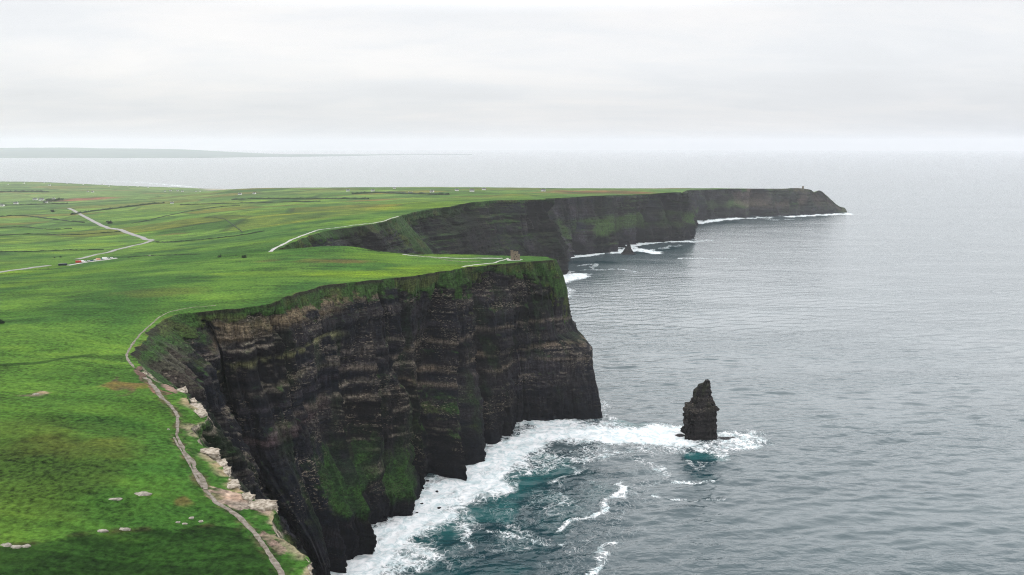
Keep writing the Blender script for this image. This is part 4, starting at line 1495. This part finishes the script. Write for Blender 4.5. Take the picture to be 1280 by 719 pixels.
for px, py, s, rz, lab, grp in hs:
    q = GP(px, py)
    if q is None:
        continue
    o = proto if first else copy_tree(proto)
    first = False
    o.location = (q.x, q.y, GZ(q.x, q.y))
    o.rotation_euler = (0, 0, rz)
    o.scale = (s, s, s)
    tag(o, lab, 'house')
    if grp:
        o['group'] = grp
    elif 'group' in o:
        del o['group']

# ------------------------------------------------------------------ trees, bushes, hedgerows


def crown_mesh(name, R, hz, n, seed, mat, parent=None, z0=0.0, leaf=.8):
    r = np.random.default_rng(seed)
    cl = r.normal(size=(14, 3)) * np.array([R * .45, R * .45, hz * .3])
    pts = cl[r.integers(0, 14, n)] + r.normal(size=(n, 3)) * R * .2
    pts[:, 2] += z0
    a = r.normal(size=(n, 3))
    a /= np.linalg.norm(a, axis=1, keepdims=True)
    b = np.cross(a, r.normal(size=(n, 3)))
    b /= np.linalg.norm(b, axis=1, keepdims=True)
    s = leaf * (.6 + .8 * r.random((n, 1)))
    V = np.stack([pts - a * s - b * s * .6, pts + a * s - b * s * .6, pts + a * s + b * s * .6, pts - a * s + b * s * .6], 1)
    me = bpy.data.meshes.new(name)
    me.from_pydata(V.reshape(-1, 3).tolist(), [], [tuple(range(4 * i, 4 * i + 4)) for i in range(n)])
    return link(name, me, mat, parent)


def make_tree(R, h, seed):
    root = empty('tree', (0, 0, 0))
    t = MB().lathe([(.35, -1), (.28, h * .35), (.12, h * .8)], n=8)
    for k in range(4):
        a = k * 1.7 + seed
        t.prism([(.1, 0, h * .3), (0, .1, h * .3), (-.1, 0, h * .3)], (R * .5 * math.cos(a), R * .5 * math.sin(a), h * .35))
    t.build('trunk', M['bark'], root)
    crown_mesh('crown', R, h * .7, 900, seed, M['leaf'], root, h * .6, .55)
    return root


tp = None
for k, (px, py, s, lab) in enumerate([(60, 252, 1.0, 'dark tree nearest the farm building'), (64, 252.5, 1.25, 'tall dark tree in front of the white gable'), (69, 252.5, 1.1, 'dark tree in the middle of the farm shelter belt'),
                                      (73, 251.5, 1.15, 'dark tree second from the road in the shelter belt'), (78, 251, .9, 'dark tree at the road end of the farm shelter belt'), (56, 254, .7, 'low dark tree in front of the small white shed')]):
    q = GP(px, py)
    if q is None:
        continue
    o = make_tree(9, 15, 5) if tp is None else copy_tree(tp)
    tp = tp or o
    o.location = q
    o.rotation_euler = (0, 0, k * 1.3)
    o.scale = (s, s, s)
    tag(o, lab, 'tree', 'trees round the farm')
for k, (px, py, R, lab) in enumerate([(138, 279.5, 9, 'round dark bush beside the bend of the upper road'), (66, 265, 8, 'dark bush in the field below the farm'), (68, 322.5, 1.6, 'dark low shrub in the field behind the coach'), (76, 321.8, 2.0, 'dark round shrub between the coach and the road'),
                                      (2, 404.5, 2.6, 'dark low bush at the left frame edge in the near pasture'), (275, 321.5, 3, 'yellow green bush in the field right of the white rock'), (305, 322.5, 4.0, 'yellowish bush at the corner of the field right of the hump')]):
    q = GP(px, py)
    if q is None:
        continue
    o = crown_mesh('bush', R * .8, R * 1.0, 700, 40 + k, M['leaf'] if k < 5 else M['hedge'], None, R * .3, R * .09)
    o.location = q
    tag(o, lab, 'bush')


def hedge(px, w, h, label, seed):
    g = [GP(*p) for p in px]
    g = [(p.x, p.y) for p in g if p is not None]
    if len(g) < 2:
        return None
    q = catmull(g, 22)
    t = np.gradient(q, axis=0)
    t /= np.linalg.norm(t, axis=1, keepdims=True) + 1e-9
    nr = np.stack([-t[:, 1], t[:, 0]], 1)
    z0 = np.array([GZ(a, b) for a, b in q])
    hh = h * (.35 + 1.3 * fbm(np.arange(len(q)) * .45 + seed, 2, 2, 3))
    ww = w * (.5 + fbm(np.arange(len(q)) * .35 + seed, 5, 2, 3))
    rows = [np.column_stack([q + nr * (ww * sx)[:, None], z0 + hh * sz - (.6 if sz == 0 else 0)]) for sx, sz in ((-.5, 0), (-.5, .6), (-.2, 1), (.2, .95), (.5, .55), (.5, 0))]
    V = np.stack(rows, 1)
    V += (np.stack([fbm(V[..., 0] / 2 + k * 9, V[..., 1] / 2, V[..., 2], 2) for k in range(3)], -1) - .5) * w * .5
    o = link('hedgerow', grid_mesh('hedgerow', V, smooth=False), M['hedge'])
    return tag(o, label, 'hedgerow', 'hedgerows between the fields')


for k, (px, w, h, lab) in enumerate([
    ([(0, 271), (30, 270), (55, 273), (80, 276), (105, 278.5)], 4, 3, 'long dark hedgerow crossing the left fields to the road below the farm'),
    ([(0, 315.5), (35, 315), (70, 313.5), (100, 313), (130, 312)], 2.2, 1.6, 'thin hedgerow running beside the lower road above the coach'),
    ([(0, 295), (40, 293), (80, 294), (120, 292), (150, 290)], 3, 2, 'hedgerow across the left fields level with the road bend'),
    ([(0, 285), (30, 284), (60, 287), (90, 286)], 3, 2, 'faint hedgerow in the left fields above the road bend level'),
    ([(195, 303), (220, 302.5), (245, 300.5), (270, 298), (300, 294.5), (330, 289)], 2.4, 1.8, 'dark hedgerow along the foot of the green hump'),
    ([(90, 268.5), (115, 264.5), (150, 260), (180, 256.5), (205, 254)], 10, 5, 'broad scrubby hedgerow right of the upper road below the ridge'),
    ([(165, 279.5), (200, 272), (235, 264.5), (270, 259.5), (300, 257)], 3, 2, 'hedgerow climbing from the road to the ridge behind the hump'),
    ([(225, 256.5), (270, 255), (310, 254), (350, 253), (400, 252)], 5, 3, 'straight hedgerow along the ridge right of the bright cottage'),
    ([(0, 240.5), (20, 240), (42, 240), (60, 240.5)], 16, 8, 'dark tree lined hedgerow behind the farm at the left'),
    ([(255, 272), (276, 273.5), (288, 279), (299, 287), (303, 291)], 2, 1.4, 'curved hedgerow over the shoulder of the green hump'),
    ([(0, 257), (30, 256.5), (60, 255.5), (85, 254.5)], 5, 4, 'hedgerow in front of the farm and cottages'),
    ([(290, 250), (330, 249), (380, 248.5), (420, 249), (460, 249)], 8, 4, 'scrubby hedgerow across the middle fields near the horizon'),
    ([(440, 242.5), (480, 241.5), (520, 243), (560, 243.5)], 14, 5, 'dark scrub hedgerow below the far skyline cottages'),
    ([(160, 322), (190, 320), (225, 318.5), (250, 318)], 1.6, 1.0, 'low brown hedgerow right of the parked vehicles'),
    ([(460, 313), (490, 316), (530, 319.2)], 1.4, .9, 'low hedgerow beside the path behind the tower field'),
]):
    hedge(px, w, h, lab, 3 + k * 11)

# ------------------------------------------------------------------ light, sky, haze
SUN_EL, SUN_ROT = math.radians(52), math.radians(-35)
wd = bpy.data.worlds.new('World')
sc.world = wd
wd.use_nodes = True
nt = wd.node_tree
nt.nodes.clear()


def wn(t, **k):
    n = nt.nodes.new(t)
    for a, b in k.items():
        setattr(n, a, b)
    return n


wo = wn('ShaderNodeOutputWorld')
bg = wn('ShaderNodeBackground')
nt.links.new(bg.outputs[0], wo.inputs['Surface'])
sky = wn('ShaderNodeTexSky')
sky.sky_type = 'NISHITA'
sky.sun_disc = False
sky.sun_elevation = SUN_EL
sky.sun_rotation = SUN_ROT
sky.air_density = 1.0
sky.dust_density = 2.0
tc = wn('ShaderNodeTexCoord')
sx = wn('ShaderNodeSeparateXYZ')
nt.links.new(tc.outputs['Generated'], sx.inputs[0])


def wm(op, a, b=None):
    n = wn('ShaderNodeMath', operation=op)
    for s, v in zip(n.inputs, (a, b)):
        if v is None:
            continue
        if isinstance(v, (int, float)):
            s.default_value = v
        else:
            nt.links.new(v, s)
    return n.outputs[0]


zc = wm('MAXIMUM', sx.outputs['Z'], 0.0)
den = wm('ADD', zc, .17)
cvx, cvy = wm('DIVIDE', sx.outputs['X'], den), wm('DIVIDE', sx.outputs['Y'], den)
cmb = wn('ShaderNodeCombineXYZ')
nt.links.new(wm('MULTIPLY', cvx, .55), cmb.inputs[0])
nt.links.new(cvy, cmb.inputs[1])


def wnoise(scale, det, rough, dist=0.0):
    n = wn('ShaderNodeTexNoise')
    n.inputs['Scale'].default_value = scale
    n.inputs['Detail'].default_value = det
    n.inputs['Roughness'].default_value = rough
    n.inputs['Distortion'].default_value = dist
    nt.links.new(cmb.outputs[0], n.inputs['Vector'])
    return n.outputs['Fac']


def wmr(v, a, b, c, d):
    n = wn('ShaderNodeMapRange', interpolation_type='SMOOTHSTEP')
    nt.links.new(v, n.inputs['Value'])
    for i, q in zip(('From Min', 'From Max', 'To Min', 'To Max'), (a, b, c, d)):
        n.inputs[i].default_value = q
    return n.outputs[0]


c1 = wnoise(.55, 5, .55, .5)
c2 = wnoise(1.9, 6, .6, .4)
cl = wm('ADD', wmr(c1, .3, .7, -.5, .5), wmr(c2, .3, .7, -.25, .25))
grad = wmr(zc, .02, .9, 0, 1)
brt = wm('ADD', wm('MULTIPLY', cl, .115), wmr(zc, .0, .11, .755, .965))
brt = wm('ADD', brt, wmr(zc, .15, .235, 0, 1.75))  # bright band added above the view so the sea reflects more
brt = wm('ADD', brt, wmr(zc, .33, .75, 0, -1.05))
colr = wn('ShaderNodeMix', data_type='RGBA')
nt.links.new(wmr(cl, -.4, .5, 0, 1), colr.inputs[0])
colr.inputs[6].default_value = (.965, .985, 1.015, 1)
colr.inputs[7].default_value = (1.0, .987, .984, 1)
scl_ = wn('ShaderNodeVectorMath', operation='SCALE')
nt.links.new(colr.outputs[2], scl_.inputs[0])
nt.links.new(brt, scl_.inputs['Scale'])
sks = wn('ShaderNodeVectorMath', operation='SCALE')
nt.links.new(sky.outputs[0], sks.inputs[0])
sks.inputs['Scale'].default_value = .08
fin = wn('ShaderNodeMix', data_type='RGBA')
fin.inputs[0].default_value = .93
nt.links.new(sks.outputs[0], fin.inputs[6])
nt.links.new(scl_.outputs[0], fin.inputs[7])
nt.links.new(fin.outputs[2], bg.inputs['Color'])
bg.inputs['Strength'].default_value = 1.0

sd = bpy.data.lights.new('sun', 'SUN')
sd.energy = 0.5
sd.angle = math.radians(25)
sd.color = (1.0, .96, .90)
so = bpy.data.objects.new('sun', sd)
dvec = Vector((math.sin(SUN_ROT) * math.cos(SUN_EL), math.cos(SUN_ROT) * math.cos(SUN_EL), math.sin(SUN_EL)))
so.rotation_euler = dvec.to_track_quat('Z', 'Y').to_euler()
so.location = (0, 0, 900)
C.objects.link(so)

hz = MB()
hz.box((0, 0, (800 - 22) / 2), (124000, 124000, 822))
hzm = bpy.data.materials.new('haze')
hzm.use_nodes = True
ht = hzm.node_tree
ht.nodes.clear()
ho = ht.nodes.new('ShaderNodeOutputMaterial')
pv = ht.nodes.new('ShaderNodeVolumePrincipled')
pv.inputs['Color'].default_value = (.93, .948, .985, 1)
pv.inputs['Density'].default_value = 2.6e-5
pv.inputs['Anisotropy'].default_value = 0.2
ht.links.new(pv.outputs[0], ho.inputs['Volume'])
hzo = hz.build('haze', hzm)
hzo['kind'] = 'stuff'

# ------------------------------------------------------------------ render settings
sc.view_settings.view_transform = 'Standard'
sc.view_settings.look = 'None'
sc.view_settings.gamma = 1
sc.view_settings.exposure = 0.0
sc.render.engine = 'CYCLES'
cy = sc.cycles
cy.max_bounces = 8
cy.diffuse_bounces = 3
cy.glossy_bounces = 3
cy.volume_bounces = 4
cy.use_denoising = True
cy.denoising_input_passes = 'RGB_ALBEDO_NORMAL'
cy.denoising_prefilter = 'NONE'
sc.render.filter_size = 1.1
cy.filter_width = 1.1
